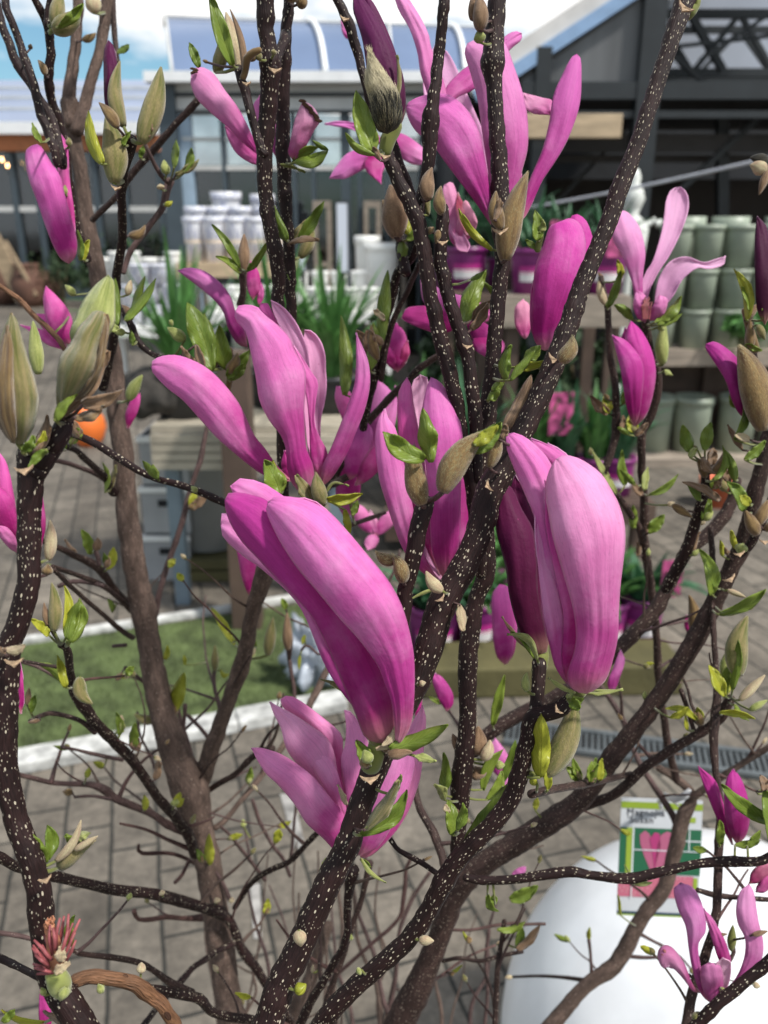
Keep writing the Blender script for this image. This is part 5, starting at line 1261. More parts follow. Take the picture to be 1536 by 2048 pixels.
# ================================================================ BUILDINGS
M['glass']=mat('greenhouse_glass',(.62,.65,.68),.16,.75,var=.35,scale=1.6,spec=.9)
M['roofglass']=mat('roof_glazing',(.17,.23,.36),.3,.1,var=.15,scale=.6,spec=.8)  # blue in the base colour stands for reflected sky
M['frameblue']=mat('blue_grey_frame',(.055,.075,.09),.5,var=.1)
M['framewhite']=mat('white_gutter',(.85,.86,.86),.4,var=.06)
M['greyclad']=mat('grey_cladding',(.58,.58,.56),.6,var=.12,scale=3)
M['dark']=mat('dark_interior',(.018,.020,.024),.8,var=.4,scale=2)  # near-black: the shade of the unlit interiors is put into the colour
M['darkframe']=mat('dark_green_steel',(.016,.020,.023),.45,var=.2)
M['orange']=mat('orange_fascia',(.42,.15,.055),.6,var=.15)
M['timber']=mat('pale_timber',(.45,.34,.22),.7,var=.25,scale=4,bump=.3,bscale=30,sx=(1,1,6))
M['timbergrey']=mat('weathered_timber',(.30,.25,.20),.8,var=.3,scale=5,bump=.3,bscale=40,sx=(1,1,8))
M['timberyel']=mat('treated_timber',(.085,.075,.028),.8,var=.3,scale=5,bump=.4,bscale=40)
M['brown']=mat('dark_brown_post',(.085,.055,.04),.7,var=.3,scale=6)
# clear, slightly milky glass you can see into
m,t,b=newmat('clear_pane'); L=t.links.new
tr=N(t,'ShaderNodeBsdfTransparent'); tr.inputs[0].default_value=(.55,.6,.62,1); gl=N(t,'ShaderNodeBsdfGlossy'); gl.inputs['Roughness'].default_value=.06; gl.inputs[0].default_value=(.8,.85,.9,1)
fr=N(t,'ShaderNodeFresnel'); fr.inputs[0].default_value=1.6; ms=N(t,'ShaderNodeMixShader'); ad=N(t,'ShaderNodeMath',operation='ADD',use_clamp=True); ad.inputs[1].default_value=.02; L(fr.outputs[0],ad.inputs[0]); L(ad.outputs[0],ms.inputs[0]); L(tr.outputs[0],ms.inputs[1]); L(gl.outputs[0],ms.inputs[2]); L(ms.outputs[0],t.nodes['Material Output'].inputs[0])
M['pane']=m
# -- left wing (17 m away)
YL=17.; xl0=U(-500,600,YL).x; xl1=U(345,600,YL).x; ze=U(200,270,YL).z; zt=U(200,246,YL).z; zo=U(200,303,YL).z
root=empty('shop_wing',((xl0+xl1)/2,YL,0),'long low glazed shop wing with blue roof and orange fascia at the far left','building')
b=MB(); b.span(xl0,xl1,YL-.25,YL-.05,ze,zt); b.build('gutter',M['framewhite'],root)
b=MB(); b.span(xl0,xl1,YL-.1,YL,zo,ze-.003); b.build('fascia',M['orange'],root)
zr=U(200,160,YL+4).z
b=MB(); b.add([(xl0,YL-.15,zt+.003),(xl1,YL-.15,zt+.003),(xl1,YL+4,zr),(xl0,YL+4,zr),(xl0,YL+9,zt),(xl1,YL+9,zt)],[(0,1,2,3),(3,2,5,4)]); 
b.build('roof',M['roofglass'],root)
b=MB(); 
for k in range(3): 
    f=(k+1)/4; b.bar((xl0,YL-.15+4.15*f,zt+(zr-zt)*f+.02),(xl1,YL-.15+4.15*f,zt+(zr-zt)*f+.02),.06,.05)
b.build('roof_bars',M['greyclad'],root)
b=MB(); b.span(xl0,xl1,YL+1.3,YL+1.4,0,zt); b.span(xl0,xl0+.1,YL,YL+6,0,zt);b.span(xl1-.1,xl1,YL,YL+6,0,zt); b.build('wall',M['dark'],root)  # near-black back wall set close to the glass to darken the windows
b=MB(); b.span(xl0,xl1,YL+.05,YL+.09,.3,zo-.01); b.build('shop_window',M['pane'],root)
b=MB(); b.span(xl0,xl1,YL-.02,YL+.12,0,.28); b.build('plinth',M['frameblue'],root)
for x in (-60,45,90,150,205,262,330):
    X=U(x,500,YL).x; b=MB(); b.span(X-.05,X+.05,YL-.03,YL+.04,.28,zo-.01); b.build('mullion',M['frameblue'],root)
b=MB(); Z=U(0,418,YL).z; b.span(xl0,xl1,YL-.02,YL+.03,Z-.05,Z+.05); Z=U(0,356,YL).z; b.build('transom',M['greyclad'],root)
# things seen inside the wing
M['terra']=mat('terracotta',(.13,.065,.045),.8,var=.25)
M['bulb']=None
mb,t,b=newmat('lit_bulb'); b.inputs['Emission Color'].default_value=(1,.55,.2,1); b.inputs['Emission Strength'].default_value=9; M['bulb']=mb
for (x,y,l) in [(4,320,'lit orange bulb at the left edge, upper of the string'),(15,332,'lit orange bulb at the left edge, lower of the string'),(337,474,'single lit orange bulb low beside the white patterned pots'),(262,330,'faint lit bulb behind the green buds')]:
    if x==262: continue
    b=MB(); p=U(x,y,YL-.4 if x<300 else YL-.8); b.lathe([(.002,-.03),(.016,-.02),(.021,0),(.016,.02),(.008,.03),(.008,.05),(.0,.055)],p,14); o=b.build('light_bulb',M['bulb'],None,True); tag(o,l,'bulb','warm fairy light bulbs')
cb=MB(); p1=U(-20,300,YL-.4);p2=U(40,365,YL-.4); cb.tube([p1,(p1+p2)/2+Vector((0,0,-.05)),p2],[.008]*3,6); tag(cb.build('bulb_cable',M['dark'],None,True),'dark cable carrying the fairy lights at the left edge','cable')
def plank(x0,y0,x1,y1,Y,w,label):
    b=MB(); b.bar(U(x0,y0,Y),U(x1,y1,Y+.2),w,.05,(0,1,0)); tag(b.build('timber_board',M['timber'],bev=.004),label,'board','leaning boards at the far left')
plank(-18,470,45,597,15.6,.28,'broad orange brown timber board leaning left of the shop wing'); plank(10,482,72,590,15.4,.06,'thin pale batten leaning beside the broad board')
def vase(x,y,Y,r,h,label,m='terra',z0=None,name='garden_vase',grp='pots at the shop front'):
    p=U(x,y,Y); b=MB(); b.lathe([(0,0),(r*.6,0),(r*.8,h*.2),(r,h*.55),(r*.7,h*.85),(r*.62,h*.92),(r*.8,h),(r*.68,h),(r*.5,h*.85),(0,h*.8)],(p.x,Y,0 if z0 is None else z0),20); tag(b.build(name,M[m],None,True),label,'vase',grp)
vase(62,600,15.8,.32,.75,'rounded terracotta jar behind the leaning boards, left one'); vase(92,600,16.0,.26,.6,'smaller terracotta jar right of the rounded one'); vase(10,600,16.2,.3,.9,'dusty pink terracotta jar at the left edge')
# -- central greenhouse (10 m away)
YC=10.; xc0=U(338,400,YC).x; xc1=U(1010,400,YC).x
zg1=U(500,150,YC).z; zg0=U(500,171,YC).z; zc=U(500,228,YC).z
root=empty('barrel_roof_greenhouse',((xc0+xc1)/2,YC,0),'glass greenhouse with curved blue roof and white gutter behind the white pots','greenhouse')
b=MB(); b.span(xc0-.1,xc1,YC-.28,YC-.08,zg0,zg1); b.build('gutter',M['framewhite'],root)
b=MB(); b.span(xc0,xc1,YC-.06,YC,zc,zg0+.05); b.build('fascia',M['greyclad'],root)
b=MB(); b.span(xc0,xc1,YC-.09,YC-.062,zc+.16,zc+.20); b.span(xc0,xc1,YC-.09,YC-.062,zc-.0,zc+.03); b.build('fascia_trim',M['darkframe'],root)
# curved roof face rising behind the gutter
b=MB(); n=10; vs=[];fs=[]
A0=U(345,150,YC-.15);A1=U(1010,168,YC-.15);B0=U(330,54,YC+1.5);B1=U(1000,78,YC+1.5)
def rp(f,g):
    lo=A0.lerp(A1,g); hi=B0.lerp(B1,g); q=lo.lerp(hi,f); q.z+=.28*math.sin(PI*f); q.z=max(q.z,zg1+.004); return q
for i in range(n+1): vs+=[rp(i/n,g/8) for g in range(9)]
for i in range(n):
    for g in range(8): fs.append((9*i+g,9*i+g+1,9*i+g+10,9*i+g+9))
k=len(vs); vs+=[B0+Vector((0,5,-.1)),B1+Vector((0,5,-.1))]; fs.append((9*n,9*n+8,k+1,k))
b.add(vs,fs); b.build('roof',M['roofglass'],root,True)
for g in (.46,.88):
    b=MB(); b.tube([rp(i/n,g-.09*(i/n)**2)+Vector((0,-.03,.02)) for i in range(n+1)],[.030]*(n+1),8); b.build('roof_hoop',M['framewhite'],root,True)
for g in (.0,.2,.66):
    b=MB(); b.tube([rp(i/n,g)+Vector((0,-.02,.01)) for i in range(n+1)],[.018]*(n+1),6); b.build('glazing_bar',M['greyclad'],root,True)
b=MB(); b.tube([rp(.55,g/8)+Vector((0,-.02,.02)) for g in range(9)],[.016]*9,6); b.build('purlin',M['greyclad'],root,True)
zm=U(500,330,YC).z; zd=U(500,398,YC).z
b=MB(); b.span(xc0+.12,xc1,YC+.02,YC+.05,zm,zc-.01); b.build('upper_glazing',M['glass'],root)
b=MB(); b.span(xc0+.12,xc1,YC+.02,YC+.04,.05,zm-.06); b.build('lower_glazing',M['pane'],root)
b=MB(); b.span(xc0,xc1,YC+2.6,YC+2.7,0,zc); b.span(xc0,xc0+.05,YC+.1,YC+5.5,0,zc); b.build('wall',M['dark'],root)  # near-black wall stands for the shade deep in the greenhouse
b=MB(); b.span(xc0-.02,xc0+.17,YC-.12,YC+.10,0,zc+.3); b.build('corner_post',M['frameblue'],root)
b=MB(); b.span(xc0+.17,xc0+.30,YC-.04,YC+.06,0,zc); b.build('corner_trim',mat('pale_blue_frame',(.30,.40,.50),.5),root)
for x in (452,520,590,628,692,720,775,840,905):
    X=U(x,380,YC).x; b=MB(); w=.05 if x==692 else .022; b.span(X-w,X+w,YC-.05,YC+.015,.05,zc); b.build('mullion',M['frameblue'],root)
b=MB(); b.span(xc0+.2,xc1,YC-.045,YC+.01,zm-.055,zm-.01); Z=U(0,278,YC).z; b.span(xc0+.2,xc1,YC-.045,YC+.01,Z-.015,Z+.015); b.build('transom',M['greyclad'],root)
# timber door leaves
for (x0,x1) in ((628,664),(728,762),(784,812)):
    X0=U(x0,450,YC).x;X1=U(x1,450,YC).x; zt_=U(x0,402,YC).z
    dr=MB(); Y=YC-.10; s=.05
    dr.span(X0,X0+s,Y-.03,Y+.03,.02,zt_); dr.span(X1-s,X1,Y-.03,Y+.03,.02,zt_); dr.span(X0+s,X1-s,Y-.03,Y+.03,zt_-.07,zt_); dr.span(X0+s,X1-s,Y-.03,Y+.03,.02,.55); dr.span(X0+s,X1-s,Y-.03,Y+.03,1.0,1.05)
    dob=dr.build('door',M['timbergrey'],root); gb=MB(); gb.span(X0+s,X1-s,Y-.006,Y+.006,.55,1.0); gb.span(X0+s,X1-s,Y-.006,Y+.006,1.05,zt_-.07); gb.build('pane',M['pane'],dob)
# blurred plants inside the greenhouse
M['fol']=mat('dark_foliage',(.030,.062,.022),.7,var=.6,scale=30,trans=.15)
M['fol2']=mat('strap_foliage',(.085,.21,.055),.45,var=.4,scale=12,trans=.25)
M['fol3']=mat('bluish_foliage',(.045,.13,.06),.5,var=.4,scale=12,trans=.2)
M['stem']=mat('plant_stem',(.10,.08,.04),.8)
def bush(x,y,Y,w,h,label,n=420,m='fol',z0=0,grp='shrubs inside the greenhouse'):
    p=U(x,y,Y); root=empty('shrub',(p.x,Y,z0),label,'shrub',grp); b=MB()
    cl=[(random.uniform(-.7,.7)*w,random.uniform(-.5,.5)*w,random.uniform(.35,.95)*h,random.uniform(.25,.5)*w) for _ in range(9)]
    for _ in range(n):
        c=random.choice(cl); v=Vector((random.gauss(0,1),random.gauss(0,1),random.gauss(0,1))).normalized()*c[3]*random.uniform(.6,1.1)
        q=Vector((p.x+c[0],Y+c[1],z0+c[2]))+v; a=Vector((random.gauss(0,1),random.gauss(0,1),random.gauss(0,1))).normalized()*.05; e=a.cross(v).normalized()*.022
        b.add([q-a,q+e,q+a,q-e],[(0,1,2,3)])
    b.build('foliage',M[m],root); b=MB()
    for c in cl[:5]: b.tube([(p.x,Y,z0),(p.x+c[0]*.5,Y+c[1]*.5,z0+c[2]*.6),(p.x+c[0],Y+c[1],z0+c[2])],[.03,.02,.01],6)
    b.build('stem',M['stem'],root)
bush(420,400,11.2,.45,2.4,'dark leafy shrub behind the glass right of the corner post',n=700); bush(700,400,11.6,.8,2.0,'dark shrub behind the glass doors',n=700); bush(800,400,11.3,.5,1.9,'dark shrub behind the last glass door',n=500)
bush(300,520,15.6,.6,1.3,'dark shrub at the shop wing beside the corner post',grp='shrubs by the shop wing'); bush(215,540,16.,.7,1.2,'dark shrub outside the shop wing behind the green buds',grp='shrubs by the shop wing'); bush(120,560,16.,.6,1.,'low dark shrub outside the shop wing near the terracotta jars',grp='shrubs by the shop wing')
# -- right open hall (7 m away)
YR=7.; root=empty('open_sales_hall',(3.4,YR,0),'dark open fronted sales hall with steel trusses and pale gable edge at the upper right','hall')
def UR(x,y,Y=YR): return U(x,y,Y)
a=UR(960,158);c=UR(1262,-48); e=UR(2050,-560)
d=(c-a).normalized()
b=MB(); b.bar(a-d*.1,e,.14,.07,(0,1,0)); b.build('roof_verge',mat('verge_cap',(.62,.60,.58),.5,var=.2,scale=3),root)
b=MB(); o_=Vector((.05,-.03,-.07)); b.bar(a-d*.1+o_,e+o_,.09,.055,(0,1,0)); b.build('verge_trim',mat('blue_verge_trim',(.25,.38,.58),.4),root)
# back slope of the roof, going away from us
b=MB(); q=Vector((0,9,0)); o2=Vector((.0,.04,-.02)); b.add([a-d*.1+o2,e+o2,e+q,a-d*.1+q+Vector((0,0,-.02))],[(0,1,2,3)]); b.build('roof',mat('hall_roof_sheet',(.10,.105,.11),.7),root)
xr0=UR(1035,300).x; xr1=UR(2050,300).x
zb1=UR(1300,165).z; zb0=UR(1300,200).z
b=MB(); b.span(xr0,xr1,YR-.05,YR+.08,zb0,zb1); b.build('crossbeam',M['darkframe'],root)
zb3=UR(1300,222).z; b=MB(); b.span(xr0,xr1,YR-.03,YR+.05,zb3-.05,zb3); b.build('crossbeam',M['darkframe'],root)
for x,w,zt_ in ((1082,.055,UR(1082,96).z),(1292,.085,5.),(1690,.085,5.)):
    X=UR(x,200).x; b=MB(); b.span(X-w,X+w,YR-.06,YR+.09,0,min(zt_,4.4)); b.build('post',M['darkframe'],root)
# translucent gable sheets
M['gable']=mat('milky_gable_sheet',(.16,.165,.17),.35,var=.25,scale=1.5,trans=.25,sx=(3,1,.5))
b=MB(); A=a+Vector((.10,.10,-.12)); z1=zb1+.003
def zv(X): return A.z+(X-A.x)*(d.z/d.x)-.02
pts=[xr0+.02,UR(1082,200).x-.055,UR(1082,200).x+.055,UR(1292,200).x-.085,UR(1292,200).x+.085,UR(1690,200).x]
for i in (0,2): 
    X0,X1=pts[i],pts[i+1]; b.add([(X0,YR+.02,z1),(X1,YR+.02,z1),(X1,YR+.02,zv(X1)),(X0,YR+.02,max(z1+.02,zv(X0)))],[(0,1,2,3)])
b.build('gable_sheet',M['gable'],root)
def VZ(X): return a.z+(X-a.x)*(d.z/d.x)-.15
# roof lights and trusses seen through the open bay
YT=8.6
b=MB(); X0=UR(1310,0).x; b.add([(X0,13,U(1310,196,13).z),(11,13,U(1310,196,13).z),(11,13,VZ(11)),(X0,13,VZ(X0))],[(0,1,2,3)]); b.build('back_light',mat('milky_back_sheet',(.50,.54,.62),.5,trans=.4,var=.25,scale=.6),root)
def truss(Y,xs,yt,yb):
    t=MB(); X0=U(1312,yt,Y).x; X1=U(1900,yt,Y).x; z1=U(1312,yt,Y).z; z0=U(1312,yb,Y).z
    t.bar((X0,Y,z1),(X1,Y,z1),.07,.07); t.bar((X0,Y,z0),(X1,Y,z0),.07,.07)
    n=7
    for i in range(n):
        xa=X0+(X1-X0)*i/n; xb=X0+(X1-X0)*(i+1)/n; 
        t.bar((xa,Y,z1 if i%2==0 else z0),(xb,Y,z0 if i%2==0 else z1),.045,.045)
    t.build('truss',M['darkframe'],root)
truss(YT,0,28,146); truss(10.8,0,60,160)
for p_,q_,w_ in ((U(1330,-60,8.2),U(1445,140,8.2),.06),(U(1300,70,8.1),U(1420,175,8.1),.04),(U(1290,100,8.0),U(1560,70,8.0),.03),(U(1400,120,7.8),U(1560,15,7.8),.03)):
    t=MB(); t.bar(p_,q_,w_,w_); t.build('brace',M['darkframe'],root)
for p_,q_,w_ in ((U(1540,215,7.6),U(1360,380,7.6),.045),(U(1444,200,7.8),U(1444,470,7.8),.09),(U(1100,420,8.6),U(1250,260,8.6),.03)):
    t=MB(); t.bar(p_,q_,w_,w_); t.build('brace',M['darkframe'],root)
t=MB(); t.span(xr0,xr1,YR+.6,YR+.64,UR(1300,262,YR+.6).z-.16,UR(1300,262,YR+.6).z-.02); t.span(xr0,xr1,YR+.9,YR+.94,UR(1300,310,YR+.9).z-.06,UR(1300,310,YR+.9).z); t.build('inner_rail',mat('dull_rail',(.06,.055,.055),.7),root)
# dull things at the back: walls
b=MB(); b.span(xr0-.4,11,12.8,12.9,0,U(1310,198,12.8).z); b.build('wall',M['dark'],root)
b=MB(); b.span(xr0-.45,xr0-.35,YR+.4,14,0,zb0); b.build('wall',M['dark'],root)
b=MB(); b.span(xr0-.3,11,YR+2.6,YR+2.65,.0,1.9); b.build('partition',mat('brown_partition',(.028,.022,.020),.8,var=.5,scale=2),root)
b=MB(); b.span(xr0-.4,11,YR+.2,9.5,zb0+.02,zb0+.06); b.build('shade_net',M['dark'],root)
# pale timber board hung on the front
b=MB(); p0=UR(1046,228,6.85);p1=UR(1240,277,6.85); b.span(p0.x,p1.x,6.82,6.86,p1.z,p0.z); tag(b.build('timber_sign_board',M['timber'],bev=.006),'blank pale timber board hanging across the front of the dark hall','board')
# white cord
M['cord']=mat('white_cord',(.55,.55,.60),.5)
b=MB(); p0=U(1060,415,5.2);p1=U(1640,292,3.6); b.tube([p0.lerp(p1,k/12)-Vector((0,0,.012*math.sin(PI*k/12))) for k in range(13)],[.0075]*13,8); tag(b.build('boundary_rope',M['cord'],None,True),'taut white cord running diagonally across the dark hall opening','rope')
# ================================================================ white pots
def potm(name,col,var=.1,pat=None,sc_=30):
    if not pat: return mat(name,col,.45,var=var,scale=5)
    m,t,b=newmat(name); L=t.links.new; tc=N(t,'ShaderNodeTexCoord'); uv=N(t,'ShaderNodeUVMap')
    mp=N(t,'ShaderNodeMapping'); mp.inputs['Scale'].default_value=(sc_,sc_*.35,1); L(uv.outputs[0],mp.inputs[0])
    v=N(t,'ShaderNodeTexVoronoi'); v.inputs['Scale'].default_value=1; v.feature='DISTANCE_TO_EDGE'; L(mp.outputs[0],v.inputs['Vector'])
    r=N(t,'ShaderNodeMapRange'); r.inputs[1].default_value=.06; r.inputs[2].default_value=.14; L(v.outputs['Distance'],r.inputs[0])
    mx=N(t,'ShaderNodeMix',data_type='RGBA'); mx.inputs['A'].default_value=(*pat,1); mx.inputs['B'].default_value=(*col,1); L(r.outputs[0],mx.inputs['Factor']); L(mx.outputs['Result'],b.inputs['Base Color']); b.inputs['Roughness'].default_value=.35; return m
M['whitepot']=potm('white_patterned_glaze',(.80,.80,.80),.05,(.42,.44,.58)); M['whitepot2']=potm('plain_white_glaze',(.80,.80,.77),.05)
M['soil']=mat('soil',(.035,.025,.018),.95,var=.4,scale=60,bump=.6,bscale=120)
M['rimcream']=mat('cream_band',(.72,.60,.48),.5)
def potthing(name,label,cat,grp,p,r,h,m,rim=.92,soil=False,taper=.78,band=None):
    if not soil: r*=random.uniform(.94,1.03); p=(p[0]+random.uniform(-.012,.012),p[1]+random.uniform(-.015,.015),p[2])
    root=empty(name,p,label,cat,grp); b=MB()
    b.lathe([(0,0),(r*taper,0),(r*rim,h*.86),(r*rim,h*.87),(r,h*.875),(r,h),(r*.9,h),(r*.86,h*.85),(0,h*.84)],p,28); b.build('pot_body',M[m],root,True).data.polygons.foreach_set('use_smooth',[False]*0 or [True]*(28*8))
    if band: b=MB(); k=.5; b.lathe([(r*(taper+(rim-taper)*.42/.86)+.002,h*.42),(r*(taper+(rim-taper)*.5/.86)+.002,h*.5)],p,28); b.build('band',M[band],root,True)
    if soil: b=MB(); b.lathe([(r*.87,0),(0,.01)],Vector(p)+Vector((0,0,h*.9)),20); b.build('soil',M['soil'],root)
    return root
# shelf table of the upper display
zS=U(480,523,8).z
def table(name,label,x0,x1,Y0,Y1,z,th,m,legs=True,grp=None,legw=.09,slats=0,legm=None,n=1):
    root=empty(name,((x0+x1)/2,(Y0+Y1)/2,0),label,'table',grp)
    b=MB()
    k=5; w=(Y1-Y0)/k
    for i in range(k): b.span(x0,x1,Y0+w*i+.004,Y0+w*(i+1)-.004,z-.03,z)
    b.build('tabletop',M[m],root)
    b=MB()
    if slats:
        hh=th/slats
        for i in range(slats): b.span(x0,x1,Y0-.022,Y0-.001,z-.032-hh*(i+1)+.006,z-.032-hh*i)
    else: b.span(x0,x1,Y0-.022,Y0-.001,z-.032-th,z-.001)
    b.build('front_rail',M[m],root)
    if legs:
        for X in (x0+legw/2+.03,x1-legw/2-.03):
            for Y in (Y0+.06,Y1-.06):
                b=MB(); b.span(X-legw/2,X+legw/2,Y-legw/2,Y+legw/2,0,z-.034); b.build('leg',M[legm or m],root)
    return root
X0=U(366,523,8).x; X1=U(600,523,8).x
table('display_table','raised pale wooden display table carrying the patterned white pots',X0,X1,7.75,8.75,zS,.09,'timber',grp=None)
sizes=[]
k=0
names_row={0:'front row',1:'second tier',2:'top'}
def wp(x,y,Y,r,h,label,z,m='whitepot',band=None): potthing('white_pot',label,'pot','white pots on the display tables',(U(x,y,Y).x,Y,z),r,h,m,band=band)
s8=8/1700*1.0
hh=.235
for i,x in enumerate((387,430,470,512,552)): wp(x,500,7.9,.094,.38,'tall white patterned pot on the raised table, %s of the front row'%['first from the left','second from the left','third from the left','fourth from the left','last'][i],zS+.001,band='rimcream')
for i,x in enumerate((396,440,485,535)): wp(x,500,8.2,.10,.47,'patterned pot, second tier of the raised table, %s'%['leftmost','second','third','rightmost'][i],zS+.001)
wp(460,500,8.5,.145,.60,'widest white patterned pot topping the stack on the raised table',zS+.001); wp(530,500,8.5,.12,.58,'patterned pot behind the twin dark stems atop the stack',zS+.001)
# lower table left
zQ=U(300,648,7.6).z
table('display_table','lower pale table with stacked patterned pots at the left, in front of the raised table',U(210,600,7.6).x,U(385,600,7.6).x,7.35,7.75,zQ,.05,'whitepot2')
for i,x in enumerate((268,305,345)): wp(x,600,7.5,.085,.17,'small patterned pot, lowest row on the lower left table, %s'%['left','middle','right'][i],zQ+.001)
for i,x in enumerate((262,302,342)): wp(x,600,7.5,.085,.17,'small patterned pot, middle row on the lower left table, %s'%['left','middle','right'][i],zQ+.175)
for i,x in enumerate((285,325)): wp(x,600,7.5,.10,.16,'patterned pot, upper row on the lower left table, %s'%['left','right'][i],zQ+.35)
for i,x in enumerate((240,275,350)): wp(x,600,7.9,.07,.26,'plain white pot at the back of the lower left table, %s'%['left','middle','right'][i],zQ+.34,'whitepot2')
# lower table centre
zR=U(650,618,7.4).z
table('display_table','low white table with rows of plain white pots in the middle distance',U(425,600,7.4).x,U(790,600,7.4).x,7.1,8.2,zR,.05,'whitepot2')
for i,x in enumerate((595,628,662,700,738,775)): wp(x,600,7.2,.072,.19,'plain white pot, front row of the low white table, number %s'%['one','two','three','four','five','six'][i],zR+.001,'whitepot2')
for i,x in enumerate((600,640,680,720)): wp(x,600,7.6,.078,.30,'plain white pot, back row of the low white table, %s'%['leftmost','second','third','rightmost'][i],zR+.001,'whitepot2')
wp(760,560,7.9,.16,.52,'large plain white pot at the right end of the low white table',zR+.001,'whitepot2'); wp(735,560,8.05,.12,.58,'large plain white pot half hidden behind its wider neighbour',zR+.001,'whitepot2')
for i,x in enumerate((430,470,510,550)): wp(x,600,7.3,.07,.2,'plain white pot on the low table under the raised one, %s'%['leftmost','second','third','rightmost'][i],zR+.001,'whitepot2')
for i,x in enumerate((222,262,302,342,382)): wp(x,600,8.05,.085,.27,'plain white pot in the row behind the lower left table, %s'%['first','second','third','fourth','fifth'][i],.9,'whitepot2')
table('display_table','narrow pale table behind the lower left stack of patterned pots',U(200,600,8).x,U(400,600,8).x,7.95,8.2,.899,.05,'whitepot2')
# sign stands
M['black']=mat('black_metal',(.015,.015,.017),.4); M['sheet']=potm('printed_sheet',(.62,.66,.74),.3,(.12,.18,.35),5)
def sign(x,yt,yb,Y,w,label):
    p=U(x,yb,Y); zt_=U(x,yt,Y).z; zb_=U(x,yb,Y).z
    root=empty('sign_stand',(p.x,Y,0),label,'sign','black sign stands')
    b=MB(); b.tube([(p.x,Y,0),(p.x,Y,zb_)],[.017,.017],10); b.lathe([(0,0),(.16,0),(.16,.015),(.03,.03)],(p.x,Y,0),20); b.build('pole',M['black'],root)
    b=MB(); b.span(p.x-w,p.x+w,Y-.012,Y+.012,zb_,zt_); b.build('sign_frame',M['black'],root)
    b=MB(); b.span(p.x-w+.012,p.x+w-.012,Y-.016,Y-.0125,zb_+.015,zt_-.015); f=b.build('sign_sheet',M['sheet'],root)
sign(686,402,548,6.6,.05,'black stand with a tall printed sheet in front of the white pots'); sign(606,500,545,6.9,.03,'slim black stand with a small sheet beside the twin dark stems')
# ================================================================ bench left
YB=3.15
x0=U(305,900,YB).x; x1=U(700,900,YB).x; zB=U(400,852,YB).z
M['slat']=mat('weathered_slats',(.36,.32,.25),.8,var=.3,scale=6,bump=.3,bscale=40)
M['bluepaint']=mat('blue_grey_paint',(.17,.215,.25),.6,var=.15,scale=8)
table('slatted_bench','weathered slatted bench on blue grey legs holding pots of strappy leaves',x0,x1,YB,YB+.75,zB,.14,'slat',slats=4,legm='bluepaint',legw=.055)
b=MB(); xx=U(480,900,YB-.12).x; b.span(xx-.055,xx+.055,YB-.20,YB-.10,0,U(480,690,YB).z); tag(b.build('timber_post',M['brown'],bev=.004),'dark brown timber post standing in front of the slatted bench','post')
b=MB(); xx=U(1030,500,4.4).x; b.span(xx-.045,xx+.045,4.4,4.5,0,U(1030,470,4.4).z); tag(b.build('timber_post',M['brown'],bev=.004),'brown timber post at the left end of the staging with purple pots','post')
def strap(name,label,grp,p,r,h,potmat,nl,ll,fol='fol2',spread=.6,label_m=None,cat='plant',wd=.014,droop=1.,flowers=None):
    root=potthing(name,label,cat,grp,p,r,h,potmat,soil=True)
    b=MB(); p=Vector(p)
    for k in range(nl):
        a=random.random()*2*PI; dr=Vector((math.cos(a),math.sin(a),0)); s=Vector((-dr.y,dr.x,0)); o=p+Vector((0,0,h*.9))+dr*r*random.uniform(0,.5); L_=ll*random.uniform(.55,1.1); sp=spread*random.uniform(.3,1.3); vs=[];n=7;fs=[]
        for i in range(n):
            t=i/(n-1); q=o+dr*L_*sp*t**1.3+Vector((0,0,L_*(t-.55*droop*sp*t*t*1.6))); w=wd*(1-t**2.2)*random.uniform(.9,1.1)+.001; vs+=[q-s*w,q+Vector((0,0,-w*.4))+dr*0,q+s*w]
        for i in range(n-1): fs+=[(3*i,3*i+1,3*i+4,3*i+3),(3*i+1,3*i+2,3*i+5,3*i+4)]
        b.add(vs,fs)
    b.build('foliage',M[fol],root)
    if label_m:
        b=MB(); vs=[];n=12
        for i in range(n+1):
            a=-PI/2+(-.75+1.5*i/n)
            for z,rr in ((h*.28,.86),(h*.62,.925)): vs.append(p+Vector((math.cos(a)*r*rr*1.015,math.sin(a)*r*rr*1.015,z)))
        b.add(vs,[(2*i,2*i+2,2*i+3,2*i+1) for i in range(n)],[(i//2/n,i%2) for i in range(len(vs))]); b.build('pot_label',M[label_m],root)
        # tall printed care card stuck in the soil
    return root
M['blackpot']=mat('black_plastic',(.02,.021,.024),.4)
strap('potted_strappy_plant','black pot of arching green strappy leaves on the left end of the bench','pots on the slatted bench',(U(372,840,YB+.2).x,YB+.2,zB+.001),.13,.17,'blackpot',60,.62,spread=.6,wd=.017)
strap('potted_strappy_plant','black pot of tall strappy leaves on the bench behind the pink petals','pots on the slatted bench',(U(560,840,YB+.4).x,YB+.4,zB+.001),.14,.15,'blackpot',70,.66,spread=.5,wd=.017)
strap('potted_strappy_plant','black pot of green strappy leaves farthest right on the bench','pots on the slatted bench',(U(665,840,YB+.3).x,YB+.3,zB+.001),.14,.15,'blackpot',60,.6,spread=.5,wd=.016)
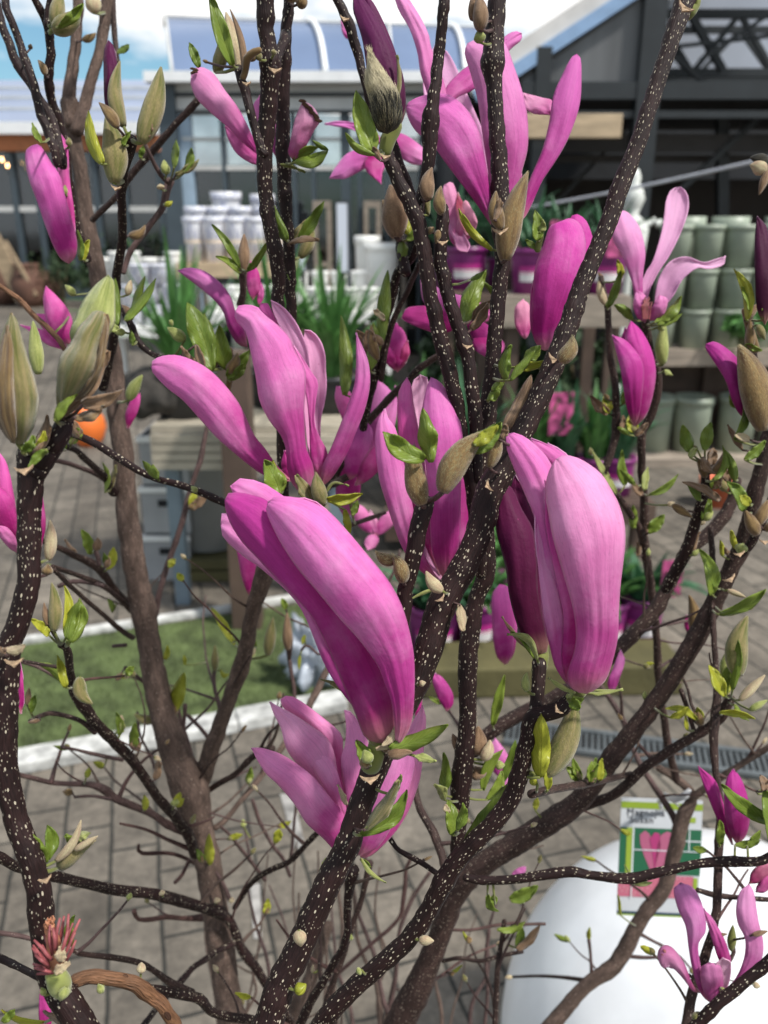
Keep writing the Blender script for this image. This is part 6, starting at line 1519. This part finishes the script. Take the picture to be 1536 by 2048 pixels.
# hessian bag / root ball beside the first pot
M['hess']=mat('dark_root_ball',(.045,.04,.035),.95,var=.5,scale=25,bump=.8,bscale=60)
def blob(name,label,cat,c,r,m,seed=0,sq=(1,1,1),n=20,grp=None,amp=.3,fr=1.2):
    b=MB(); vs=[];fs=[]
    for i in range(n+1):
        for j in range(2*n):
            a=PI*i/n; e=PI*j/n; v=Vector((math.sin(a)*math.cos(e),math.sin(a)*math.sin(e),math.cos(a))); k=1+amp*noise.fractal(v*fr+Vector((seed,0,0)),1,2,3)
            vs.append(Vector(c)+Vector((v.x*sq[0],v.y*sq[1],v.z*sq[2]))*r*k)
    for i in range(n):
        for j in range(2*n): k=(j+1)%(2*n); fs.append((i*2*n+j,(i+1)*2*n+j,(i+1)*2*n+k,i*2*n+k))
    b.add(vs,fs); return tag(b.build(name,M[m],None,True),label,cat,grp)
p=U(305,800,YB+.15); blob('wrapped_root_ball','dark wrapped root ball at the left corner of the slatted bench','root ball',(p.x,YB+.15,zB+.10),.10,'hess',3,(1.1,1,1))
# tubs under and left of the bench
M['tub']=mat('grey_plastic_tub',(.34,.345,.35),.45,var=.12,scale=6)
p=gp(415,1150); 
root=empty('plastic_tub',(p.x,p.y,0.12),'round pale grey tub standing on boards beneath the slatted bench','tub'); zt_=.12
b=MB(); r=.15; h=.42; b.lathe([(0,zt_),(r*.88,zt_),(r,zt_+h*.9),(r*1.06,zt_+h*.9),(r*1.06,zt_+h),(r*.98,zt_+h),(r*.85,zt_+.03),(0,zt_+.02)],(p.x,p.y+.1,0),32); b.build('tub_body',M['tub'],root,True)
for i,(zz,l) in enumerate(((.0,'lower'),(.055,'upper'))):
    b=MB(); b.span(U(362,1150,p.y).x,U(520,1150,p.y).x,p.y-.08,p.y+.3,zz+.003,zz+.048); tag(b.build('timber_plank',M['timberyel'],bev=.003),'%s mossy yellow plank under the grey tub'%l,'plank','planks under the grey tub')
p=gp(320,1190)
for i,(zz) in enumerate((0,.22,.44)):
    root=empty('storage_crate',(p.x,p.y+.25,zz),'grey white plastic crate in the stack left of the bench leg, %s one'%('bottom','middle','top')[i],'crate','crates stacked beside the bench')
    b=MB(); w=.10+.0*i; c=(p.x-.0+.012*i,p.y+.3); H=.21; tt=.008
    b.span(c[0]-w,c[0]+w,c[1]-.14,c[1]-.14+tt,zz,zz+H); b.span(c[0]-w,c[0]+w,c[1]+.14-tt,c[1]+.14,zz,zz+H); b.span(c[0]-w,c[0]-w+tt,c[1]-.131,c[1]+.131,zz,zz+H); b.span(c[0]+w-tt,c[0]+w,c[1]-.131,c[1]+.131,zz,zz+H); b.span(c[0]-w+.01,c[0]+w-.01,c[1]-.13,c[1]+.13,zz+.002,zz+.01)
    b.build('crate_body',M['tub'],root); b=MB(); b.span(c[0]-w-.008,c[0]+w+.008,c[1]-.150,c[1]-.142,zz+H-.025,zz+H-.003); b.build('crate_rim',M['whitepot2'],root)
    b=MB(); b.span(c[0]-.03,c[0]+.03,c[1]-.1425,c[1]-.1405,zz+.12,zz+.15); b.build('handle_slot',M['void'],root)  # flat black plate painted as the shaded slot opening
p=gp(180,890); M['orangepot']=mat('orange_plastic',(.75,.17,.03),.4)
b=MB(); b.lathe([(0,0),(.07,0),(.10,.05),(.125,.13),(.11,.20),(.08,.24),(.085,.25),(.07,.25),(.065,.23),(0,.2)],(p.x,p.y,0),28); tag(b.build('orange_pot',M['orangepot'],None,True),'bright orange rounded pot on the paving behind the left trunk','pot')
# pale blue plastic by the turf
M['film']=mat('pale_blue_film',(.42,.46,.52),.25,var=.4,scale=20,bump=.8,bscale=30,trans=.2)
p=gp(622,1370); blob('crumpled_plastic_bag','crumpled pale blue plastic bag lying on the green turf','bag',(p.x+.01,p.y,.10),.10,'film',8,(.75,.6,1.25),n=26,amp=.9,fr=2.2)
# ================================================================ purple pots
m,t,b=newmat('purple_label'); L=t.links.new; uv=N(t,'ShaderNodeUVMap'); sx=N(t,'ShaderNodeSeparateXYZ'); L(uv.outputs[0],sx.inputs[0])
r=N(t,'ShaderNodeValToRGB'); r.color_ramp.interpolation='CONSTANT'; e=r.color_ramp.elements; e[0].position=0; e[0].color=(.75,.72,.72,1); e[1].position=.55; e[1].color=(.75,.72,.72,1)
for ps,c in ((.5,(.62,.05,.2,1)),(.62,(.42,.03,.22,1))): q=e.new(ps); q.color=c
L(sx.outputs[1],r.inputs[0]); L(r.outputs[0],b.inputs['Base Color']); b.inputs['Roughness'].default_value=.35; M['plabel']=m
M['purple']=mat('purple_plastic',(.20,.022,.15),.35,var=.12,scale=6)
M['pinkcard']=mat('pink_card',(.36,.06,.17),.4,var=.9,scale=28)
YS=4.1; zT=U(1130,592,YS).z
table('plant_staging','upper timber staging carrying purple pots in front of the hall',U(1005,600,YS).x,U(1262,600,YS).x,YS,YS+.6,zT,.11,'timbergrey',legw=.06,legm='brown')
def pp(x,Y,z,label,grp,r=.10,h=.19,nl=40,ll=.32,fol='fol3',spread=.6,wd=.013):
    return strap('purple_potted_plant',label,grp,(U(x,600,Y).x,Y,z),r,h,'purple',nl,ll,fol,spread,'plabel',wd=wd)
for i,(x,l) in enumerate(((930,'purple pot with leafy plant on the staging, leftmost behind the dark stems'),(1060,'purple pot with leafy plant on the staging, behind the closed magenta flower'),(1130,'purple pot with leafy plant on the staging, just left of the long speckled stem'),(1205,'purple pot with white label on the staging, right of the long speckled stem'))):
    pp(x,YS+.15+(.25 if i==0 else 0),zT+.001,l,'purple pots on the upper staging',.11,.21,34,.34)
table('plant_staging','narrow timber shelf behind the left purple pots',U(880,600,YS).x,U(1000,600,YS).x,YS+.1,YS+.6,zT,.05,'brown',legw=.05)
zL=.30; YL2=3.75
table('low_plant_bench','low dark bench below the staging with purple pots of strappy leaves',U(1040,900,YL2).x,U(1300,900,YL2).x,YL2-.15,YL2+.35,zL,.06,'brown',legw=.05)
for i,(x,l) in enumerate(((1085,'purple pot of drooping strappy leaves on the low bench, left one'),(1150,'purple pot of drooping strappy leaves on the low bench, middle one with red label'),(1215,'purple pot of dark strappy leaves on the low bench, right of the middle one'),(1265,'purple pot of strappy leaves on the low bench, at the right end'))):
    pp(x,YL2,zL+.001,l,'purple pots on the low bench',.085,.18,44,.42,'fol3' if i%2 else 'fol2',.45,.02)
def card(x,y0,y1,Y,w,label):
    a=U(x,y0,Y);c=U(x,y1,Y); b=MB(); b.box(((a.x),Y,(a.z+c.z)/2),(w,.004,a.z-c.z),.2); root=b.build('plant_card',M['pinkcard'],bev=.001); tag(root,label,'card','pink care cards'); return root
card(1125,785,870,YL2-.1,.11,'pink care card standing in the left pots of the low bench'); card(1120,440,500,YS+.05,.09,'pink care card behind the closed magenta flower'); card(1235,470,515,YS+.02,.1,'pink care card in the right pot on the upper staging')
# ground row by the timber sleeper
sl=gp(850,1395); sr=gp(1335,1395); YG=sl.y
b=MB(); b.box(((sl.x+sr.x)/2+.02,YG+.10,.055),(sr.x-sl.x+.06,.2,.11),.03); tag(b.build('timber_sleeper',M['timberyel'],bev=.008),'mossy yellowish timber sleeper on the paving in front of the purple pots','timber')
for i,(x,l,Y,nl,r) in enumerate(((880,'purple pot with white label on the ground behind the thick dark stems, left one',YG+.32,40,.10),(975,'purple pot of broad green leaves on the ground beside the small magenta flower',YG+.36,46,.09),(1260,'purple pot of broad green leaves on the ground right of the big pink flower',YG+.36,46,.10),(1345,'purple pot with white label at the right end of the ground row',YG+.40,36,.095))):
    pp(x,Y,.001,l,'purple pots on the ground',r,.2,nl,.30,'fol2' if i in(1,2) else 'fol3',.75,.024)
card(1348,1120,1195,YG+.3,.08,'pink and white care card in the right pot of the ground row')
strap('potted_strappy_plant','leafy green plant low behind the centre stems','ground plants',(U(1000,1200,YG+.75).x,YG+.75,0),.1,.18,'purple',40,.4,'fol2',.5,wd=.025)
# pink flowers of the staging plants
# leafy filler plants behind stems
strap('potted_strappy_plant','green leafy plant between the dark stems on the staging','staging plants',(U(900,600,YS+.45).x,YS+.45,zT+.001),.09,.15,'purple',60,.5,'fol3',.5,wd=.02)
strap('potted_strappy_plant','grassy green plant left of the closed magenta flower on the staging','staging plants',(U(1000,600,YS+.5).x,YS+.5,zT+.001),.09,.15,'purple',60,.6,'fol3',.5,wd=.016)
strap('potted_strappy_plant','dark grassy plant below the staging beside the centre stems','staging plants',(U(830,800,3.9).x,3.9,.2),.1,.2,'blackpot',70,.6,'fol2',.5,wd=.016)
b=MB(); b.span(U(770,800,3.9).x,U(1010,800,3.9).x,3.75,4.1,.06,.199); tag(b.build('low_plinth',M['brown'],bev=.004),'dark low plinth under the grassy plant','plinth')
strap('potted_strappy_plant','dark grassy plant on the plinth right of the first','staging plants',(U(940,800,3.9).x,3.9,.2),.1,.2,'blackpot',70,.6,'fol3',.5,wd=.016)
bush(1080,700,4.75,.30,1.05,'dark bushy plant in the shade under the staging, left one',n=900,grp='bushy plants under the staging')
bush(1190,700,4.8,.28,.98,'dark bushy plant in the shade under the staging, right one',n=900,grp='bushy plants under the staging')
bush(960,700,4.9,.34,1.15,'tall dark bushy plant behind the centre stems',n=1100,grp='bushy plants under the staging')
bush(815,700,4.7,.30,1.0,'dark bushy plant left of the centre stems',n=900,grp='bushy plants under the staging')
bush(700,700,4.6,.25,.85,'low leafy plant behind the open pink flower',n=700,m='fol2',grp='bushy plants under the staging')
bush(1500,640,5.15,.14,.22,'small grey green bush on the upper shelf of the rack',n=260,m='fol2',z0=zT*0+.72,grp='small plants by the rack')
# ================================================================ green pots right
M['sage']=mat('sage_green_plastic',(.30,.345,.27),.45,var=.22,scale=4)
YQ=5.3; zM=U(1440,700,YQ).z; zH=U(1440,722,YQ).z
root=empty('pot_rack',(U(1560,700,YQ).x,YQ,0),'brown timber rack with two shelves of sage green pots at the right','rack')
xa=U(1318,700,YQ).x; xb=U(1900,700,YQ).x
b=MB(); b.span(xa,xb,YQ,YQ+.55,zM-.10,zM); b.build('shelf',M['timbergrey'],root)
b=MB(); p=gp(1300,935); b.span(xa-.1,xb,YQ-.05,YQ+.55,.0,.05); b.build('shelf',M['timbergrey'],root)
for X in (xa+.06,U(1480,700,YQ).x,xb-.1):
    b=MB(); b.span(X-.03,X+.03,YQ+.45,YQ+.5,.05,zM-.10); b.build('post',M['brown'],root)
b=MB(); b.span(xa,xb,YQ+.52,YQ+.55,.05,zM-.1); b.build('back_board',M['brown'],root)
def gpot(x,Y,z,r,h,label): potthing('green_pot',label,'pot','sage green pots on the rack',(U(x,700,Y).x,Y,z),r,h,'sage',taper=.84)
ordn=['first','second','third','fourth','fifth']
for row in range(3):
    for i,x in enumerate((1318,1382,1446,1510,1574)):
        r=.096; h=.235 if row<2 else .25
        gpot(x+(row*3),YQ+.12,zM+.001+row*.242,r,h,'sage green pot, %s from left, %s row of the upper shelf'%(ordn[i],['bottom','middle','top'][row]))
for i,x in enumerate((1345,1432,1530)): gpot(x,YQ+.38,zM+.001,.12,.78,'tall sage green planter at the back of the upper shelf, %s from the left'%ordn[i])
for i,x in enumerate((1325,1400,1490,1580)): gpot(x,YQ+.2,.051,.135,.36,'wide sage green pot on the bottom shelf, %s from the left'%ordn[i])
bush(1500,640,5.0,.16,.42,'small grey green bushy plant before the green pots',n=300,m='fol2',z0=zM-.1,grp='small plants by the rack') if 0 else None
# white ornament
p=U(1262,440,5.0); zz=p.z; b=MB(); M['orn']=mat('white_stone_ornament',(.62,.64,.60),.6,var=.1)
b.lathe([(0,0),(.07,0),(.07,.04),(.035,.07),(.03,zz-.30),(.05,zz-.24),(.09,zz-.18),(.10,zz-.05),(.07,zz),(.035,zz+.03),(.05,zz+.07),(.065,zz+.11),(.05,zz+.16),(.03,zz+.19),(.035,zz+.22),(.02,zz+.26),(0,zz+.27)],(p.x,5.0,0),22)
root=b.build('garden_ornament',M['orn'],None,True); tag(root,'white turned stone ornament with scroll arm behind the long speckled stem','ornament')
b=MB(); b.tube([(p.x+.05,5,zz-.02),(p.x+.09,5,zz-.03),(p.x+.13,5,zz+.0),(p.x+.15,5,zz-.025),(p.x+.17,5,zz+.0)],[.016,.02,.016,.02,.01],10); b.build('scroll_arm',M['orn'],root,True)
# terracotta pot right
p=gp(1430,1010); b=MB(); b.lathe([(0,0),(.07,0),(.09,.12),(.1,.12),(.1,.16),(.085,.16),(.08,.1),(0,.1)],(p.x,p.y,0),24); tag(b.build('terracotta_pot',mat('orange_terracotta',(.5,.12,.05),.7),None,True),'small orange terracotta pot on the paving behind the leaf cluster at the right','pot')
# ================================================================ white sphere planter + tag
M['glosswhite']=mat('gloss_white_shell',(.74,.75,.76),.3,var=.07,scale=14,bump=.06,bscale=9,spec=.6)
c=P(1432,2072,1.28); r=.320; c.z=r*.97+.001
b=MB(); prof=[]
for i in range(40):
    a=-PI/2+PI*i/39; prof.append((r*math.cos(a),r*.97*math.sin(a)))
b.lathe(prof,c,64); tag(b.build('white_ball_ornament',M['glosswhite'],None,True),'large glossy white round ball on the paving at the bottom right','ornament')
# tag
dT=.86
root=empty('plant_tag',P(1325,1700,dT),'white and green printed magnolia picture label hanging in front of the white ball','label')
tl,tr_,bl,br=P(1243,1595,dT),P(1410,1602,dT),P(1245,1829,dT),P(1398,1822,dT)
ex=(tr_-tl).normalized(); ey=(bl-tl); ey=(ey-ex*ey.dot(ex)).normalized(); Wd=(tr_-tl).length*.975; Hd=(bl-tl).length; nz=ex.cross(ey).normalized()
if nz.dot(CP-tl)<0: nz=-nz
def card_rect(b,u0,v0,u1,v1,lv=0):
    o=nz*(.0004*lv+.0002); pts=[tl+ex*Wd*u+ey*Hd*v+o for u,v in((u0,v0),(u1,v0),(u1,v1),(u0,v1))]; b.add(pts,[(0,1,2,3)])
def emat(n,c): M[n]=mat(n,c,.35,var=.06,scale=30); return M[n]
b=MB(); pts=[tl+ex*Wd*u+ey*Hd*v+nz*k for k in(0,-.0012) for u,v in((0,0),(1,0),(1,1),(0,1))]; b.add(pts,[(0,1,2,3),(7,6,5,4),(0,4,5,1),(1,5,6,2),(2,6,7,3),(3,7,4,0)]); b.build('tag_card',emat('tag_white',(.48,.50,.52)),root)
def el(nm,rects,c,lv=1):
    b=MB(); [card_rect(b,*r_,lv) for r_ in rects]; b.build(nm,emat('tag_'+nm,c),root)
el('lime_band',[(0,.03,1,.085)],(.22,.31,.02)); el('lime_stripe',[(.08,.25,.15,.64)],(.25,.34,.03),2); el('lime_patch',[(.92,.66,.97,.84)],(.25,.34,.03),2); el('green_panel',[(0,.25,.08,.64),(.17,.25,1,.64)],(.01,.10,.045))
el('grid_lines',[(.155,.25,.168,.85),(.17,.43,1,.438),(.84,.25,.852,.43),(.60,.34,1,.35)],(.6,.64,.66),4); el('blossom_strip',[(0,.65,.92,.84)],(.45,.12,.18)); el('bottom_bar',[(0,.965,1,.985)],(.02,.05,.09),1); el('bottom_lime_bar',[(0,.986,1,1)],(.22,.31,.02),2)
el('logo_oval',[(.80,.145,.92,.19)],(.25,.34,.03))
b=MB()
def tq(pts,lv): b.add([tl+ex*Wd*u+ey*Hd*v+nz*(.0004*lv+.0002) for u,v in pts],[tuple(range(len(pts)))])
tq([(.24,.31),(.30,.27),(.36,.30),(.40,.38),(.44,.5),(.44,.62),(.38,.6),(.30,.48),(.25,.38)],2); tq([(.62,.28),(.57,.27),(.50,.30),(.46,.38),(.44,.5),(.45,.62),(.52,.6),(.58,.5),(.61,.4)],3)
b.build('printed_flower',emat('tag_pink',(.36,.09,.17)),root)
b=MB(); tq([(.36,.34),(.42,.28),(.48,.29),(.5,.4),(.46,.52),(.44,.6),(.40,.45)],3); tq([(.70,.37),(.78,.36),(.76,.45),(.68,.47)],2); b.build('printed_petal',emat('tag_magenta',(.35,.03,.14)),root)
b=MB()
for _ in range(60):
    u,v=random.uniform(.01,.89),random.uniform(.66,.83); s=.012; tq([(u-s,v),(u,v-s),(u+s,v),(u,v+s)],2)
b.build('printed_blossoms',emat('tag_blush',(.52,.25,.28)),root)
def text(s,u,v,h,m):
    cu=bpy.data.curves.new('t','FONT'); cu.body=s; cu.size=h*1.35; cu.extrude=.00005; cu.space_character=1.12
    to=bpy.data.objects.new('t',cu); C.objects.link(to); dg=bpy.context.evaluated_depsgraph_get(); dg.update(); me=bpy.data.meshes.new_from_object(to.evaluated_get(dg)); bpy.data.objects.remove(to)
    p=tl+ex*Wd*u+ey*Hd*v+nz*.0006; up=-ey; mt=Matrix((( ex.x,up.x,nz.x,p.x),(ex.y,up.y,nz.y,p.y),(ex.z,up.z,nz.z,p.z),(0,0,0,1)))
    me.transform(mt); me.materials.clear(); me.materials.append(m); me.name='printed_name'; o=bpy.data.objects.new('printed_name',me); C.objects.link(o); fix(o,root)
M['ink']=mat('ink',(.05,.05,.06),.5)
text('Magnolia',.07,.145,.0072,M['ink']); text("'Susan'",.08,.208,.0072,M['ink'])
M['tie']=mat('clear_white_tie',(.75,.75,.76),.25,trans=.3)
b=MB(); b.tube([P(1318,1603,dT-.02),P(1330,1592,dT-.05),P(1350,1600,dT-.1),P(1372,1590,dT-.12),P(1380,1578,dT-.12)],[.0022,.0034,.0026,.0034,.0018],10); b.tube([P(1322,1598,dT-.02),P(1322,1615,dT-.01),P(1330,1622,dT-.002)],[.003,.002,.001],8); b.tube([P(1345,1602,dT-.08),P(1362,1616,dT-.09),P(1376,1626,dT-.11)],[.0009]*3,6); b.build('plastic_tie',M['tie'],root,True)
